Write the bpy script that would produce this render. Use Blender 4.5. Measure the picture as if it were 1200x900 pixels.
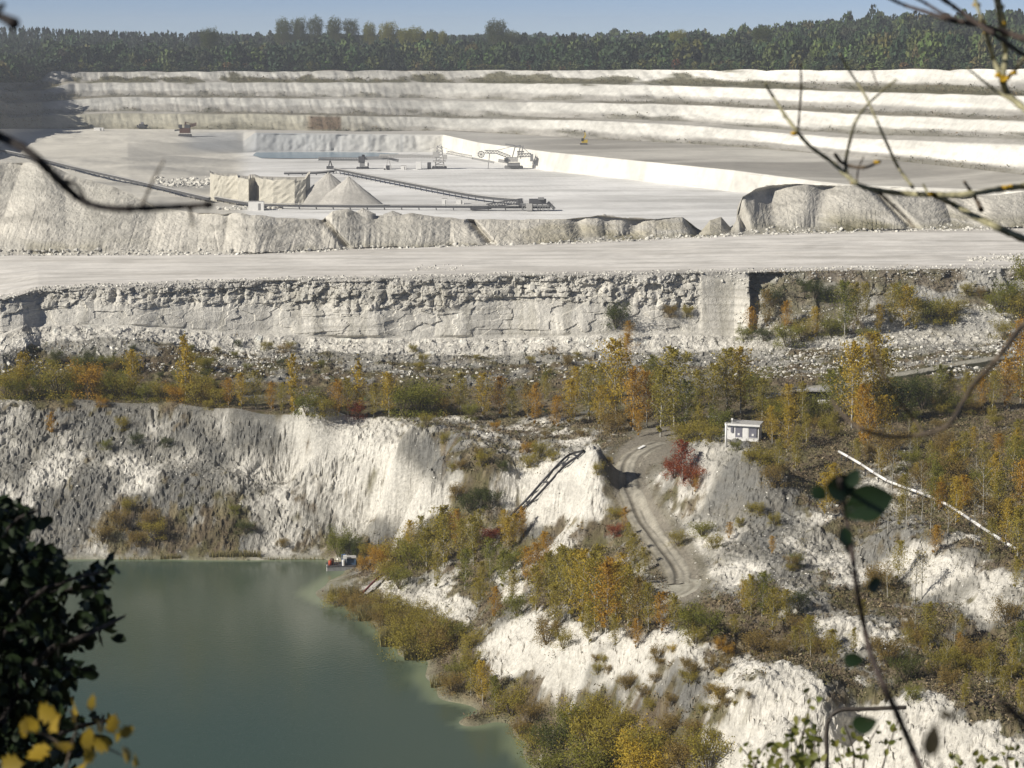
import bpy, bmesh, math, random
import numpy as np
from mathutils import Vector, Matrix

random.seed(7)
rng = np.random.default_rng(7)
scene = bpy.context.scene
for o in list(bpy.data.objects):
    bpy.data.objects.remove(o, do_unlink=True)
COL = scene.collection

# ------------------------------------------------------------------ camera
F = 2400.0                      # focal length in photo pixels (1200 wide)
HORIZON = 40.0
PITCH = math.atan((450.0 - HORIZON) / F)
cam_data = bpy.data.cameras.new('camera')
cam = bpy.data.objects.new('camera', cam_data)
COL.objects.link(cam)
cam_data.sensor_width = 36.0
cam_data.lens = 36.0 * F / 1200.0
cam_data.clip_start = 0.1
cam_data.clip_end = 20000.0
cam.location = (0, 0, 0)
cam.rotation_euler = (math.radians(90) - PITCH, 0, 0)
cam_data.dof.use_dof = True
cam_data.dof.focus_distance = 320.0
cam_data.dof.aperture_fstop = 6.3
scene.camera = cam

# ------------------------------------------------------------------ light
SUN_EL = math.radians(33)
SUN_AZ = math.radians(-118)     # compass angle from +Y, clockwise: left and behind the camera
to_sun = Vector((math.sin(SUN_AZ) * math.cos(SUN_EL), math.cos(SUN_AZ) * math.cos(SUN_EL), math.sin(SUN_EL)))
world = bpy.data.worlds.new('World')
scene.world = world
world.use_nodes = True
wn = world.node_tree.nodes
sky = wn.new('ShaderNodeTexSky')
sky.sky_type = 'NISHITA'
sky.sun_disc = False
sky.sun_elevation = SUN_EL
sky.sun_rotation = SUN_AZ % (2 * math.pi)
sky.air_density = 0.3
sky.dust_density = 0.0
sky.ozone_density = 3.0
wn['Background'].inputs['Strength'].default_value = 0.068
tint = wn.new('ShaderNodeVectorMath'); tint.operation = 'MULTIPLY'; tint.inputs[1].default_value = (1.16, 1.0, 0.93)
world.node_tree.links.new(sky.outputs[0], tint.inputs[0])
world.node_tree.links.new(tint.outputs[0], wn['Background'].inputs['Color'])
sun_data = bpy.data.lights.new('sun', 'SUN')
sun_data.energy = 4.9
sun_data.angle = math.radians(0.5)
sun_data.color = (1.0, 0.945, 0.85)
sun = bpy.data.objects.new('sun', sun_data)
COL.objects.link(sun)
sun.rotation_euler = (-to_sun).to_track_quat('-Z', 'Y').to_euler()
scene.view_settings.view_transform = 'Standard'
scene.view_settings.look = 'None'
scene.view_settings.exposure = 0.27
HAZE = 0.00013
scene.view_settings.gamma = 1.0
scene.cycles.max_bounces = 5
scene.cycles.diffuse_bounces = 2
scene.cycles.transparent_max_bounces = 6

CP, SP = math.cos(PITCH), math.sin(PITCH)

def ray(px, py):
    """world direction through a photo pixel, scaled so that Y = 1"""
    v = -(py - 450.0) / F
    h = (px - 600.0) / F
    Y = CP + SP * v
    return h / Y, (-SP + CP * v) / Y       # (x per metre forward, z per metre forward)

def P(px, py, D):
    a, b = ray(px, py)
    return Vector((a * D, D, b * D))

def to_pix(X, Y, Z):
    dep = Y * CP - Z * SP
    up = Y * SP + Z * CP
    return 600 + F * X / dep, 450 - F * up / dep

# ------------------------------------------------------------------ noise
_perm = np.random.default_rng(3).permutation(4096).astype(np.int64)
_val = np.random.default_rng(4).random(4096)

def _h(ix, iy, s):
    return _val[_perm[(ix + _perm[(iy + s * 131) & 4095]) & 4095]]

def vn(x, y, s=0):
    ix = np.floor(x).astype(np.int64); iy = np.floor(y).astype(np.int64)
    fx = x - ix; fy = y - iy
    fx = fx * fx * (3 - 2 * fx); fy = fy * fy * (3 - 2 * fy)
    a = _h(ix, iy, s); b = _h(ix + 1, iy, s); c = _h(ix, iy + 1, s); d = _h(ix + 1, iy + 1, s)
    return (a + (b - a) * fx) * (1 - fy) + (c + (d - c) * fx) * fy

def fbm(x, y, oct=4, s=0, gain=0.5):
    t = 0; amp = 1; n = 0
    for k in range(oct):
        t = t + amp * (vn(x * 2 ** k + 17.3 * k, y * 2 ** k + 5.1 * k, s + k) - 0.5); n += amp; amp *= gain
    return t / n * 2        # about -1..1

def ridged(x, y, oct=4, s=0, gain=0.5):
    t = 0; amp = 1; n = 0
    for k in range(oct):
        t = t + amp * (1 - 2 * np.abs(vn(x * 2 ** k + 9.7 * k, y * 2 ** k + 3.3 * k, s + k) - 0.5)) ** 2; n += amp; amp *= gain
    return t / n            # 0..1

def worley(x, y, s=0):
    ix = np.floor(x).astype(np.int64); iy = np.floor(y).astype(np.int64)
    f1 = np.full(x.shape, 9.0); idv = np.zeros(x.shape)
    for dx in (-1, 0, 1):
        for dy in (-1, 0, 1):
            cx = ix + dx; cy = iy + dy
            px_ = cx + _h(cx, cy, s); py_ = cy + _h(cx, cy, s + 7)
            d = (x - px_) ** 2 + (y - py_) ** 2
            m = d < f1
            f1 = np.where(m, d, f1); idv = np.where(m, _h(cx, cy, s + 13), idv)
    return np.sqrt(f1), idv

def sstep(a, b, x):
    t = np.clip((x - a) / (b - a), 0, 1)
    return t * t * (3 - 2 * t)

# ------------------------------------------------------------------ near terrain control points
LAKE_Z = -75.0
CPTS = []
def cz(z, *pts):
    for px, py in pts:
        b = ray(px, py)[1]
        CPTS.append(P(px, py, z / b))
def cd(px, py, D): CPTS.append(P(px, py, D))
def cpz(*pts):
    for px, py, z in pts: cz(z, (px, py))
# shoreline
SHORE = [(-150, 656), (0, 656), (90, 655), (190, 655), (300, 656), (380, 655), (402, 664), (388, 680), (374, 692), (386, 706),
         (420, 716), (445, 740), (470, 768), (503, 776), (508, 800), (530, 822), (560, 832), (600, 850), (626, 872), (632, 905)]
cz(LAKE_Z + 0.05, *SHORE)
for q in ((640, 960), (660, 1030), (700, 1150)): cz(LAKE_Z, q)
# lake bed
cz(-79, (60, 720), (150, 700), (300, 700), (340, 760), (150, 850), (300, 880), (430, 860), (520, 880), (0, 900), (400, 800), (-200, 760), (150, 1000), (400, 1000), (550, 1000), (-200, 1000))
cz(-75.6, (480, 800), (535, 850), (590, 880), (350, 700), (600, 930))
cz(-77, (450, 800), (500, 850), (550, 890))
# wall behind the lake: foot, ledge, top
for px in (-150, -60, 30, 110, 190, 270, 350):
    cd(px, 543, 304.0); cd(px, 553, 300.6); cd(px, 562, 299.0)
cd(390, 556, 299); cd(430, 560, 297); cd(455, 548, 296)
cpz((410, 505, -59.0), (450, 520, -59.6), (470, 545, -61.6), (500, 585, -66.0), (440, 600, -69.5), (470, 610, -69.5), (520, 600, -65.3),
    (500, 552, -60.6), (540, 552, -60.0), (580, 553, -59.6), (640, 552, -59.0), (560, 590, -63.6), (600, 615, -65.2), (622, 570, -61.4), (606, 606, -65.0), (650, 625, -64.2),
    (362, 490, -57.3), (385, 491, -57.5), (480, 505, -58.0), (560, 505, -57.6), (650, 505, -57.2), (600, 530, -58.6), (520, 530, -59.2))
# white pile
cpz((688, 528, -53.6), (674, 540, -55.4), (650, 568, -58.6), (625, 596, -62.6), (690, 585, -59.0), (722, 594, -59.6), (738, 618, -60.9), (706, 556, -56.2), (665, 600, -61.6), (712, 530, -56.6))
# track hollow
cpz((775, 519, -55.6), (757, 526, -55.9), (744, 536, -56.6), (736, 554, -57.7), (741, 575, -58.4), (750, 600, -59.1), (722, 552, -57.7), (728, 574, -58.5), (737, 597, -59.2), (773, 630, -59.9), (803, 672, -60.4), (780, 692, -60.6), (745, 690, -60.8))
# bank right of the track and the hill
cpz((778, 560, -56.4), (800, 600, -57.4), (838, 655, -58.6), (818, 690, -60.0),
    (828, 521, -50.2), (802, 531, -52.6), (865, 536, -50.6), (893, 560, -52.2), (912, 548, -55.6), (930, 570, -55.9), (920, 590, -54.6), (960, 612, -55.6), (850, 590, -55.4), (880, 640, -57.2), (920, 660, -57.4), (960, 690, -57.6), (870, 700, -58.4),
    (945, 575, -56.0), (985, 630, -56.8), (900, 515, -54.8))
# low white tongue to the right
cpz((930, 700, -57.0), (980, 730, -57.0), (1015, 752, -57.5), (950, 745, -58.6), (1000, 775, -58.4), (1020, 720, -58.4))
# plateau
cpz((870, 515, -54.7), (830, 500, -54.8), (780, 500, -55.3), (720, 505, -56.2),
    (930, 495, -54.6), (1050, 492, -54.3), (1190, 486, -54.0), (1320, 480, -54), (1190, 560, -54.6), (1320, 600, -55), (1050, 560, -55.0), (960, 550, -55.4), (1110, 610, -54.9), (1190, 640, -54.9))
# white bank on the right
cpz((1030, 622, -54.6), (1070, 634, -54.4), (1120, 655, -54.3), (1195, 690, -54.3), (1320, 760, -54.6),
    (1030, 655, -57.0), (1065, 680, -57.4), (1110, 705, -57.5), (1185, 745, -57.3), (1000, 640, -57.0))
cpz((1050, 720, -57.8), (1110, 752, -57.7), (1190, 770, -57.4), (1190, 810, -57.4), (1100, 800, -57.9), (1000, 795, -58.3), (1320, 830, -57.4), (1060, 770, -57.9))
# hollow with birches
cpz((650, 655, -65.0), (680, 690, -65.2), (720, 720, -63.4), (760, 735, -61.6), (810, 745, -60.0), (870, 765, -59.3), (900, 735, -58.8), (930, 775, -58.7), (640, 690, -67.0), (700, 640, -63.8))
# white crest and its faces
cpz((600, 728, -68.6), (640, 736, -66.6), (700, 751, -63.0), (750, 748, -60.8), (800, 742, -58.9), (835, 748, -58.3), (880, 775, -58.0), (925, 790, -57.5), (956, 793, -57.2), (966, 812, -58.0))
cpz((700, 800, -65.9), (650, 800, -69.2), (780, 800, -61.9), (800, 850, -63.9), (860, 830, -60.2), (900, 850, -60.6), (900, 900, -62.4), (700, 860, -70.0), (740, 900, -70.0), (650, 850, -73.4), (840, 900, -65.3), (1005, 885, -62.4), (975, 840, -59.4), (930, 830, -59.2))
cpz((1040, 832, -57.6), (1085, 813, -55.6), (1120, 828, -55.7), (1150, 845, -55.8), (1195, 870, -56.6), (1320, 900, -56.4), (1003, 848, -60.9), (1015, 815, -59.0))
cpz((1040, 890, -59.7), (1100, 890, -58.6), (1195, 905, -57.2), (900, 1000, -69), (1000, 1000, -64), (1195, 1000, -61), (1320, 1000, -61), (760, 1000, -73))
# promontory
cpz((420, 640, -73.0), (440, 655, -73.0), (470, 650, -71.0), (520, 650, -69.6), (590, 650, -67.4), (425, 680, -74.4), (440, 700, -74.2), (480, 690, -72.6), (520, 700, -71.6), (580, 700, -69.4),
    (470, 730, -74.2), (520, 740, -73.2), (560, 745, -71.2), (510, 768, -74.6), (555, 785, -73.6), (600, 790, -71.6), (590, 830, -74.0), (545, 715, -71.8))
# line B: where the near sheet meets the tree terrace
LB = [(-150, 466, -56.4), (0, 468, -56.4), (100, 468, -56.4), (200, 471, -56.4), (280, 479, -56.8), (340, 486, -57.2), (420, 489, -57.6), (500, 488, -57.4), (600, 488, -57.2), (700, 488, -56.4), (850, 488, -55.2), (930, 485, -54.8), (1050, 480, -54.2), (1200, 478, -53.8), (1350, 476, -53.6)]
cpz(*LB)
cpts = np.array([tuple(p) for p in CPTS])
# drop near-duplicates
keep = []
for i, p in enumerate(cpts):
    if all(np.hypot(*(p[:2] - cpts[j][:2])) > 1.0 for j in keep): keep.append(i)
cpts = cpts[keep]
CC = 2.0
dx = cpts[:, None, 0] - cpts[None, :, 0]; dy = cpts[:, None, 1] - cpts[None, :, 1]
A = np.sqrt(dx ** 2 + dy ** 2 + CC ** 2)
n = len(cpts)
M = np.zeros((n + 1, n + 1)); M[:n, :n] = A; M[:n, n] = 1; M[n, :n] = 1
sol = np.linalg.solve(M, np.append(cpts[:, 2], 0))
def near_z(X, Y):
    sh = X.shape; X = X.ravel(); Y = Y.ravel(); out = np.empty_like(X)
    for a in range(0, len(X), 40000):
        b = a + 40000
        out[a:b] = np.sqrt((X[a:b, None] - cpts[None, :, 0]) ** 2 + (Y[a:b, None] - cpts[None, :, 1]) ** 2 + CC ** 2) @ sol[:n] + sol[n]
    return out.reshape(sh)

# ------------------------------------------------------------------ columns and break lines
U_IN = 0.262
us = np.concatenate([np.linspace(-0.60, -U_IN, 40, endpoint=False), np.linspace(-U_IN, U_IN, 860), np.linspace(U_IN, 0.60, 41)[1:]])
NC = len(us)
def smooth(a, k):
    if k < 2: return a
    w = np.hanning(k + 2)[1:-1]; w /= w.sum()
    return np.convolve(np.pad(a, k, mode='edge'), w, 'same')[k:-k]
def line(pts, mode):
    """pts (px,py,value); mode 'z' value is height, 'd' value is distance -> D(u), z(u)"""
    uu = []; DD = []; ZZ = []
    for px, py, v in pts:
        a, b = ray(px, py)
        D = v / b if mode == 'z' else v
        uu.append(a); DD.append(D); ZZ.append(b * D)
    return np.interp(us, uu, DD), np.interp(us, uu, ZZ)
def linef(pts, D):
    """(px,py) list with distance array D(u): z follows the pixel row"""
    uu = [ray(px, py)[0] for px, py in pts]; bb = [ray(px, py)[1] for px, py in pts]
    return D, np.interp(us, uu, bb) * D

B_D, B_z = line(LB, 'z')
F_D, F_z = line([(-100, 352, -43.6), (0, 350, -43.6), (25, 345, -43.2), (45, 339, -42.8), (130, 335, -42.6), (330, 328, -42.4), (600, 323, -42.3), (860, 319, -42.3), (1200, 314, -42.3), (1400, 312, -42.3)], 'z')
F_D = F_D + 1.3 * fbm(us * 360 * .09, us * 0, 3, 91); F_z = F_z
cliff_run = np.interp(us, [ray(x, 400)[0] for x in (0, 600, 860, 900, 1000, 1200)], [5, 5.0, 5, 12, 16, 18])
E_D, E_z = linef([(0, 395), (30, 382), (130, 380), (250, 388), (330, 392), (400, 396), (600, 396), (700, 392), (830, 392), (880, 395), (1000, 392), (1200, 385)], F_D - cliff_run)
# apron (foot of the white band below the cliff)
E0_D, E0_z = linef([(0, 412), (60, 400), (130, 392), (220, 402), (260, 410), (400, 412), (600, 414), (700, 410), (870, 410), (1000, 405), (1200, 400)], E_D - 5)
C_D, C_z = line([(-100, 445, -55.6), (0, 446, -55.6), (200, 450, -55.6), (400, 458, -56.0), (600, 462, -56.0), (850, 458, -54.6), (1000, 458, -53.8), (1200, 450, -53.0), (1400, 445, -52.6)], 'z')
C_D = np.minimum(C_D, E0_D - 4); C_D = np.maximum(C_D, B_D + 2)
G_D, G_z = line([(-100, 299, -42.2), (0, 298, -42.2), (150, 298, -42.2), (300, 297, -42.2), (450, 290, -42.2), (600, 286, -42.2), (700, 283, -42.2), (870, 275, -42.2), (1000, 271, -42.2), (1200, 267, -42.2), (1400, 264, -42.2)], 'z')
Hpts = [(-100, 186), (0, 190), (55, 192), (85, 204), (110, 212), (150, 226), (180, 243), (230, 250), (300, 252), (370, 256), (378, 258), (390, 247), (408, 243), (425, 250), (440, 254), (480, 248), (520, 254), (560, 257), (600, 256), (660, 258), (700, 255), (760, 257), (800, 256), (815, 266), (822, 270), (832, 258), (845, 255), (856, 268), (862, 262), (870, 232), (885, 222), (930, 217), (1000, 217), (1045, 222), (1075, 228), (1130, 230), (1200, 224), (1400, 222)]
ux_G = lambda x: ray(x, 270)[0]
bank_run = np.interp(us, [ux_G(x) for x in (-100, 0, 80, 180, 260, 600, 800, 870, 900, 1000, 1200)], [30, 30, 28, 15, 9, 8, 6, 9, 15, 15, 15])
H_D, H_z = linef(Hpts, G_D + bank_run)
H_z = H_z + .5 * fbm(us * 420 * .18, us * 0 + 3, 3, 92)
I_D, I_z = H_D + 70, np.full(NC, -68.0)
J_D, J_z = np.full(NC, 620.0), np.full(NC, -70.0)
K_D, K_z = np.full(NC, 790.0), np.full(NC, -70.0)
# far wall foot and benches
N_D, N_z = line([(0, 151, 1190), (20, 151, 1230), (50, 151, 1290), (90, 151, 1318), (130, 151, 1325), (300, 152, 1318), (420, 154, 1312), (520, 153, 1310), (700, 163, 1200), (800, 168, 1159), (900, 175, 1098), (1000, 184, 1030), (1100, 194, 965), (1200, 205, 896), (1400, 205, 896)], 'd')
left_cap = np.where(us < 0, 300.0 / np.maximum(-us, 1e-3), 1e9)
right_cap = np.where(us > 0.262, 240.0 / np.maximum(us, 1e-3), 1e9)
N_D0 = N_D.copy()
ks = 90
N_s = smooth(N_D, ks)
wl = sstep(ray(60, 150)[0], ray(200, 150)[0], us)
N_D = N_D * (1 - wl) + N_s * wl
N_D = np.minimum(N_D, np.minimum(left_cap, right_cap)); N_z = N_z * N_D / N_D0
def far(pts, off):
    return linef(pts, N_D + off)
b1 = far([(0, 138), (50, 136), (130, 133), (300, 134), (500, 138), (700, 142), (800, 147), (900, 155), (1000, 163), (1200, 171)], 14)
m1 = far([(0, 135), (130, 130), (300, 131), (500, 135), (700, 138), (800, 142), (900, 150), (1000, 157), (1200, 162)], 30)
b2 = far([(0, 122), (50, 120), (130, 114), (300, 115), (500, 118), (700, 121), (800, 123), (900, 128), (1000, 134), (1200, 143)], 44)
m2 = far([(0, 118), (130, 111), (300, 112), (500, 115), (700, 118), (800, 119), (900, 124), (1000, 129), (1200, 136)], 60)
b3 = far([(0, 108), (50, 106), (80, 98), (130, 97), (500, 97), (700, 99), (800, 101), (900, 104), (1000, 108), (1200, 113)], 74)
m3 = far([(0, 104), (50, 103), (80, 95), (130, 94), (500, 94), (700, 95), (800, 97), (900, 100), (1000, 103), (1200, 107)], 92)
b4 = far([(0, 96), (40, 95), (60, 83), (130, 83), (500, 82), (900, 81), (1000, 81), (1200, 80)], 106)
b4 = (b4[0] + 5 * fbm(us * 60, us * 0, 3, 96), b4[1] - 1.3 * ridged(us * 45, us * 0, 2, 95))
# bench between the lower floor and the upper floor
L_D, L_z = line([(-100, 182, -66), (0, 182, -66), (150, 184, -66.5), (230, 181, -69), (285, 178.5, -70), (300, 178, -70), (520, 178, -70), (560, 186, -70), (640, 200, -70), (760, 213, -70), (860, 225, -70), (960, 232, -70), (1200, 240, -70), (1400, 240, -70)], 'z')
step = np.interp(us, [ray(x, 190)[0] for x in (150, 230, 286, 300, 500, 2000)], [60, 42, 38, 5, 5, 5])
M_D, M_z = linef([(-100, 168), (0, 168), (200, 168), (250, 165.5), (286, 165), (299, 155.5), (520, 158), (560, 167), (640, 178), (760, 190), (860, 200), (960, 213), (1000, 217), (1200, 224), (1400, 224)], L_D + step)
M_D = np.minimum(M_D, N_D - 8); L_D = np.minimum(L_D, M_D - 4); K_D = np.minimum(K_D, L_D - 30); J_D = np.minimum(J_D, K_D - 40)
I_D = np.minimum(I_D, J_D - 20)
# land beyond the rim
hill = lambda zs: np.interp(us, [ray(x, 60)[0] for x in (-300, 0, 300, 700, 850, 960, 1050, 1200, 1500)], zs)
r1 = (b4[0] + 60, b4[1] + 1.5)
r2 = (np.maximum(b4[0] + 420, 1500.0), hill([-20, -21, -22, -20, -15, -5, 0, 0, 0]))
r3 = (np.full(NC, 2250.0), hill([-14, -14, -15, -15, -14, -8, -3, -3, -3]))
r4 = (np.full(NC, 3400.0), np.full(NC, -24.0))

b = ray(600, 900)[1]
A0 = (np.full(NC, 1.5), np.full(NC, -1.75)); A1 = (np.full(NC, 30.0), np.full(NC, -16.0)); A2 = (np.full(NC, 90.0), np.full(NC, -47.0)); A3 = (np.full(NC, 148.0), None)
a3z = near_z(us * 148.0, np.full(NC, 148.0)); A3 = (A3[0], a3z)
Bz2 = near_z(us * B_D, B_D)

def band(p, q, n, first=True):
    t = np.linspace(0, 1, n)[None, :]
    D = p[0][:, None] * (1 - t) + q[0][:, None] * t
    Z = p[1][:, None] * (1 - t) + q[1][:, None] * t
    return D, Z
segs = []   # (name, D, Z)
def add(name, stops, counts):
    Ds = []; Zs = []
    for k, nn in enumerate(counts):
        D, Z = band(stops[k], stops[k + 1], nn + 1)
        if k: D = D[:, 1:]; Z = Z[:, 1:]
        Ds.append(D); Zs.append(Z)
    segs.append([name, np.concatenate(Ds, 1), np.concatenate(Zs, 1), np.cumsum([0] + list(counts))])
add('hillside', [A0, A1, A2, A3], [8, 10, 8])
nN = 430
t = np.linspace(0, 1, nN + 1)[None, :]
Dn = 148.0 + (B_D[:, None] - 148.0) * t
XX = us[:, None] * Dn
segs.append(['quarry_ground', Dn, near_z(XX, Dn), None])
Bn = (B_D, Bz2)
add('wooded_terrace', [Bn, (C_D, C_z), (E0_D, E0_z), (E_D, E_z)], [30, 50, 16])
add('chalk_cliff', [(E_D, E_z), (F_D, F_z)], [72])
add('haul_road', [(F_D, F_z), (G_D, G_z)], [44])
add('spoil_bank', [(G_D, G_z), (H_D, H_z), (I_D, I_z)], [56, 8])
add('pit_floor', [(I_D, I_z), (J_D, J_z), (K_D, K_z), (L_D, L_z), (M_D, M_z), (N_D, N_z)], [3, 8, 70, 22, 36])
add('pit_wall', [(N_D, N_z), b1, m1, b2, m2, b3, m3, b4], [16, 4, 16, 4, 16, 5, 14])
add('forest_ground', [b4, r1, r2, r3, r4], [6, 14, 10, 6])

# ------------------------------------------------------------------ albedo helpers
def c3(*c): return np.array(c)
WHITE = c3(.68, .65, .58); PALE = c3(.34, .325, .285); GREY = c3(.205, .200, .182); SOIL = c3(.135, .103, .064); OLIVE = c3(.122, .108, .047); STRAW = c3(.26, .215, .13)
def mix(a, b, t):
    if a.ndim == 1: a = a[None, None, :]
    if b.ndim == 1: b = b[None, None, :]
    return a * (1 - t[..., None]) + b * t[..., None]

# (px, py, vegetation 0..1, whiteness 0..1)
PAINT = [(50,500,.15,.3),(150,510,.15,.25),(250,510,.1,.3),(60,600,.2,.4),(150,552,.05,.75),(50,552,.05,.7),(250,552,.05,.7),(100,575,.15,.5),(220,575,.25,.5),(310,553,.05,.65),(150,620,.6,.4),(200,600,.5,.45),(250,600,.62,.4),(230,560,.2,.45),(270,620,.62,.4),(220,625,.6,.4),
(300,625,.5,.45),(360,625,.35,.5),(20,540,.1,.35),(120,480,.2,.4),(350,500,0,.55),(330,545,.15,.4),(330,590,.2,.5),(200,480,.2,.35),(200,640,.45,.35),(300,645,.4,.4),(60,640,.3,.4),(-80,560,.2,.4),
(400,510,.05,.75),(420,560,.05,.95),(470,570,0,1),(400,590,.3,.6),(380,610,.4,.5),(430,585,.15,.8),(360,575,.2,.6),(400,540,.15,.7),(350,530,.3,.4),(440,545,.1,.8),(405,625,.4,.5),(440,620,.35,.5),(480,600,.1,.9),(425,640,.6,.4),(450,590,.1,.9),
(520,520,.5,.4),(600,520,.5,.4),(650,508,.5,.5),(560,547,.75,.3),(480,510,.3,.5),(530,560,.2,.6),(560,580,.55,.4),(600,578,.35,.55),(625,560,.2,.6),(600,610,.5,.4),(690,560,0,1),(660,590,0,1),(640,600,0,1),(695,595,0,.95),(680,575,0,1),(655,575,0,1),(665,555,0,1),(695,545,0,1),(710,585,.05,.9),
(640,630,.5,.5),(700,622,.65,.4),(722,640,.7,.4),(715,580,.85,.2),(728,560,.6,.35),(705,545,.7,.2),(730,610,.7,.2),(670,620,.5,.6),
(455,650,.75,.4),(520,620,.85,.3),(560,660,.85,.3),(470,692,.2,.8),(505,690,.15,.9),(535,712,.15,.9),(490,672,.7,.3),(560,690,.85,.3),(450,720,.9,.3),(480,755,.9,.3),(530,760,.85,.3),(600,675,.45,.7),(612,690,.4,.7),(640,690,.85,.3),(700,700,.9,.2),(580,720,.6,.5),
(600,745,.05,.95),(640,762,.0,1),(680,770,.05,.95),(585,770,.3,.8),(720,775,.1,.9),(760,785,.15,.9),(700,830,.75,.4),(650,850,.8,.4),(800,860,.7,.4),(760,860,.9,.3),(600,810,.7,.4),(560,800,.85,.3),(840,800,.25,.8),(880,800,.1,.9),(930,800,0,1),(900,840,.05,1),
(800,756,.15,.9),(860,790,.3,.7),(900,758,.9,.2),(940,770,.9,.2),(975,790,.85,.2),(995,808,.85,.2),(1030,812,.9,.2),(830,733,.9,.2),(1100,800,.9,.2),(1150,828,.9,.2),(1190,852,.85,.2),(925,800,0,1),(950,808,0,1),(880,786,.1,.9),(1045,845,0,1),(1090,824,0,1),(1150,862,0,1),(1190,888,0,1),(770,778,.55,.5),(800,790,.5,.5),(820,812,.62,.4),(870,810,.45,.6),(780,815,.6,.4),(745,800,.5,.5),(835,835,.6,.4),(700,790,.3,.7),(880,835,.3,.6),(735,768,.3,.7),(865,745,.9,.2),(890,640,.05,.35),(860,575,.05,.3),(835,545,.05,.4),(880,615,.05,.3),(850,605,.15,.4),(905,575,.1,.2),(900,870,.05,1),(1000,860,0,1),(1080,850,0,1),(1180,885,.05,1),(950,860,0,1),(850,860,.25,.8),
(760,705,.8,.2),(830,720,.8,.2),(900,700,.8,.2),(1000,700,.8,.3),(850,640,.3,.6),(800,620,.25,.65),(815,590,.3,.6),(815,540,.1,.45),(840,585,.15,.45),(940,640,.12,.4),(930,662,.08,.45),(985,665,.3,.5),(905,625,.05,.35),(960,612,.3,.4),(800,685,.25,.55),(300,500,.1,.28),(290,575,.35,.4),(345,560,.25,.42),(350,600,.4,.4),(270,535,.12,.3),(320,520,.1,.3),(880,672,.1,.7),(930,690,.2,.6),(940,705,.15,.7),(980,735,.15,.7),(1000,748,.25,.6),(1010,785,.75,.3),(1080,785,.8,.3),(1190,800,.8,.3),
(790,640,.3,.6),(770,560,.4,.5),(850,530,.1,.4),(1060,660,.15,.8),(1110,680,.1,.8),(1170,712,.15,.7),(1040,690,.85,.2),(1100,735,.85,.2),(1180,755,.85,.2),(1130,650,.5,.6),
(950,560,.9,.2),(1000,520,.9,.2),(1100,540,.85,.2),(1190,560,.85,.2),(1035,575,.45,.5),(1060,565,.35,.55),(1100,600,.85,.2),(1190,640,.9,.2),(1150,600,.6,.4),(900,505,.9,.2),(800,500,.7,.4),(760,545,.6,.3),(930,480,.9,.2),(1100,482,.9,.2),
(60,468,.6,.4),(200,472,.6,.4),(340,488,.5,.5),(480,492,.5,.4),(600,492,.5,.4),(720,492,.7,.3),(1000,610,.8,.2),(1020,640,.6,.3),(975,600,.6,.4),(745,665,.4,.5),(780,700,.6,.4)]
PA = np.array(PAINT, float)
def paint(px, py):
    sh = px.shape; px = px.ravel(); py = py.ravel(); o = np.zeros((len(px), 2))
    for a in range(0, len(px), 50000):
        s = slice(a, a + 50000)
        d2 = ((px[s, None] - PA[None, :, 0]) ** 2 + (py[s, None] - PA[None, :, 1]) ** 2 * 1.6) + 60
        w = 1 / d2 ** 2
        o[s] = (w @ PA[:, 2:]) / w.sum(1)[:, None]
    return o[:, 0].reshape(sh), o[:, 1].reshape(sh)

TRACK = [(775, 519), (757, 526), (742, 537), (736, 552), (739, 572), (750, 598), (768, 626), (786, 650), (799, 672), (801, 685)]
def seg_dist(px, py, pts):
    d = np.full(px.shape, 1e9)
    for (x0, y0), (x1, y1) in zip(pts[:-1], pts[1:]):
        vx, vy = x1 - x0, y1 - y0
        tt = np.clip(((px - x0) * vx + (py - y0) * vy) / (vx * vx + vy * vy), 0, 1)
        d = np.minimum(d, np.hypot(px - x0 - tt * vx, py - y0 - tt * vy))
    return d

def taper(n, a=.08, b=.08):
    t = np.linspace(0, 1, n)
    return (sstep(0, a, t) * (1 - sstep(1 - b, 1, t)))[None, :]

def veg_colour(X, Y):
    m = fbm(X * .35, Y * .35, 4, 60); k = fbm(X * 1.3, Y * .7, 3, 61)
    c = mix(SOIL, OLIVE, sstep(-.3, .3, m)); return mix(c, STRAW, sstep(0.0, .55, k) * .7)

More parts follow.
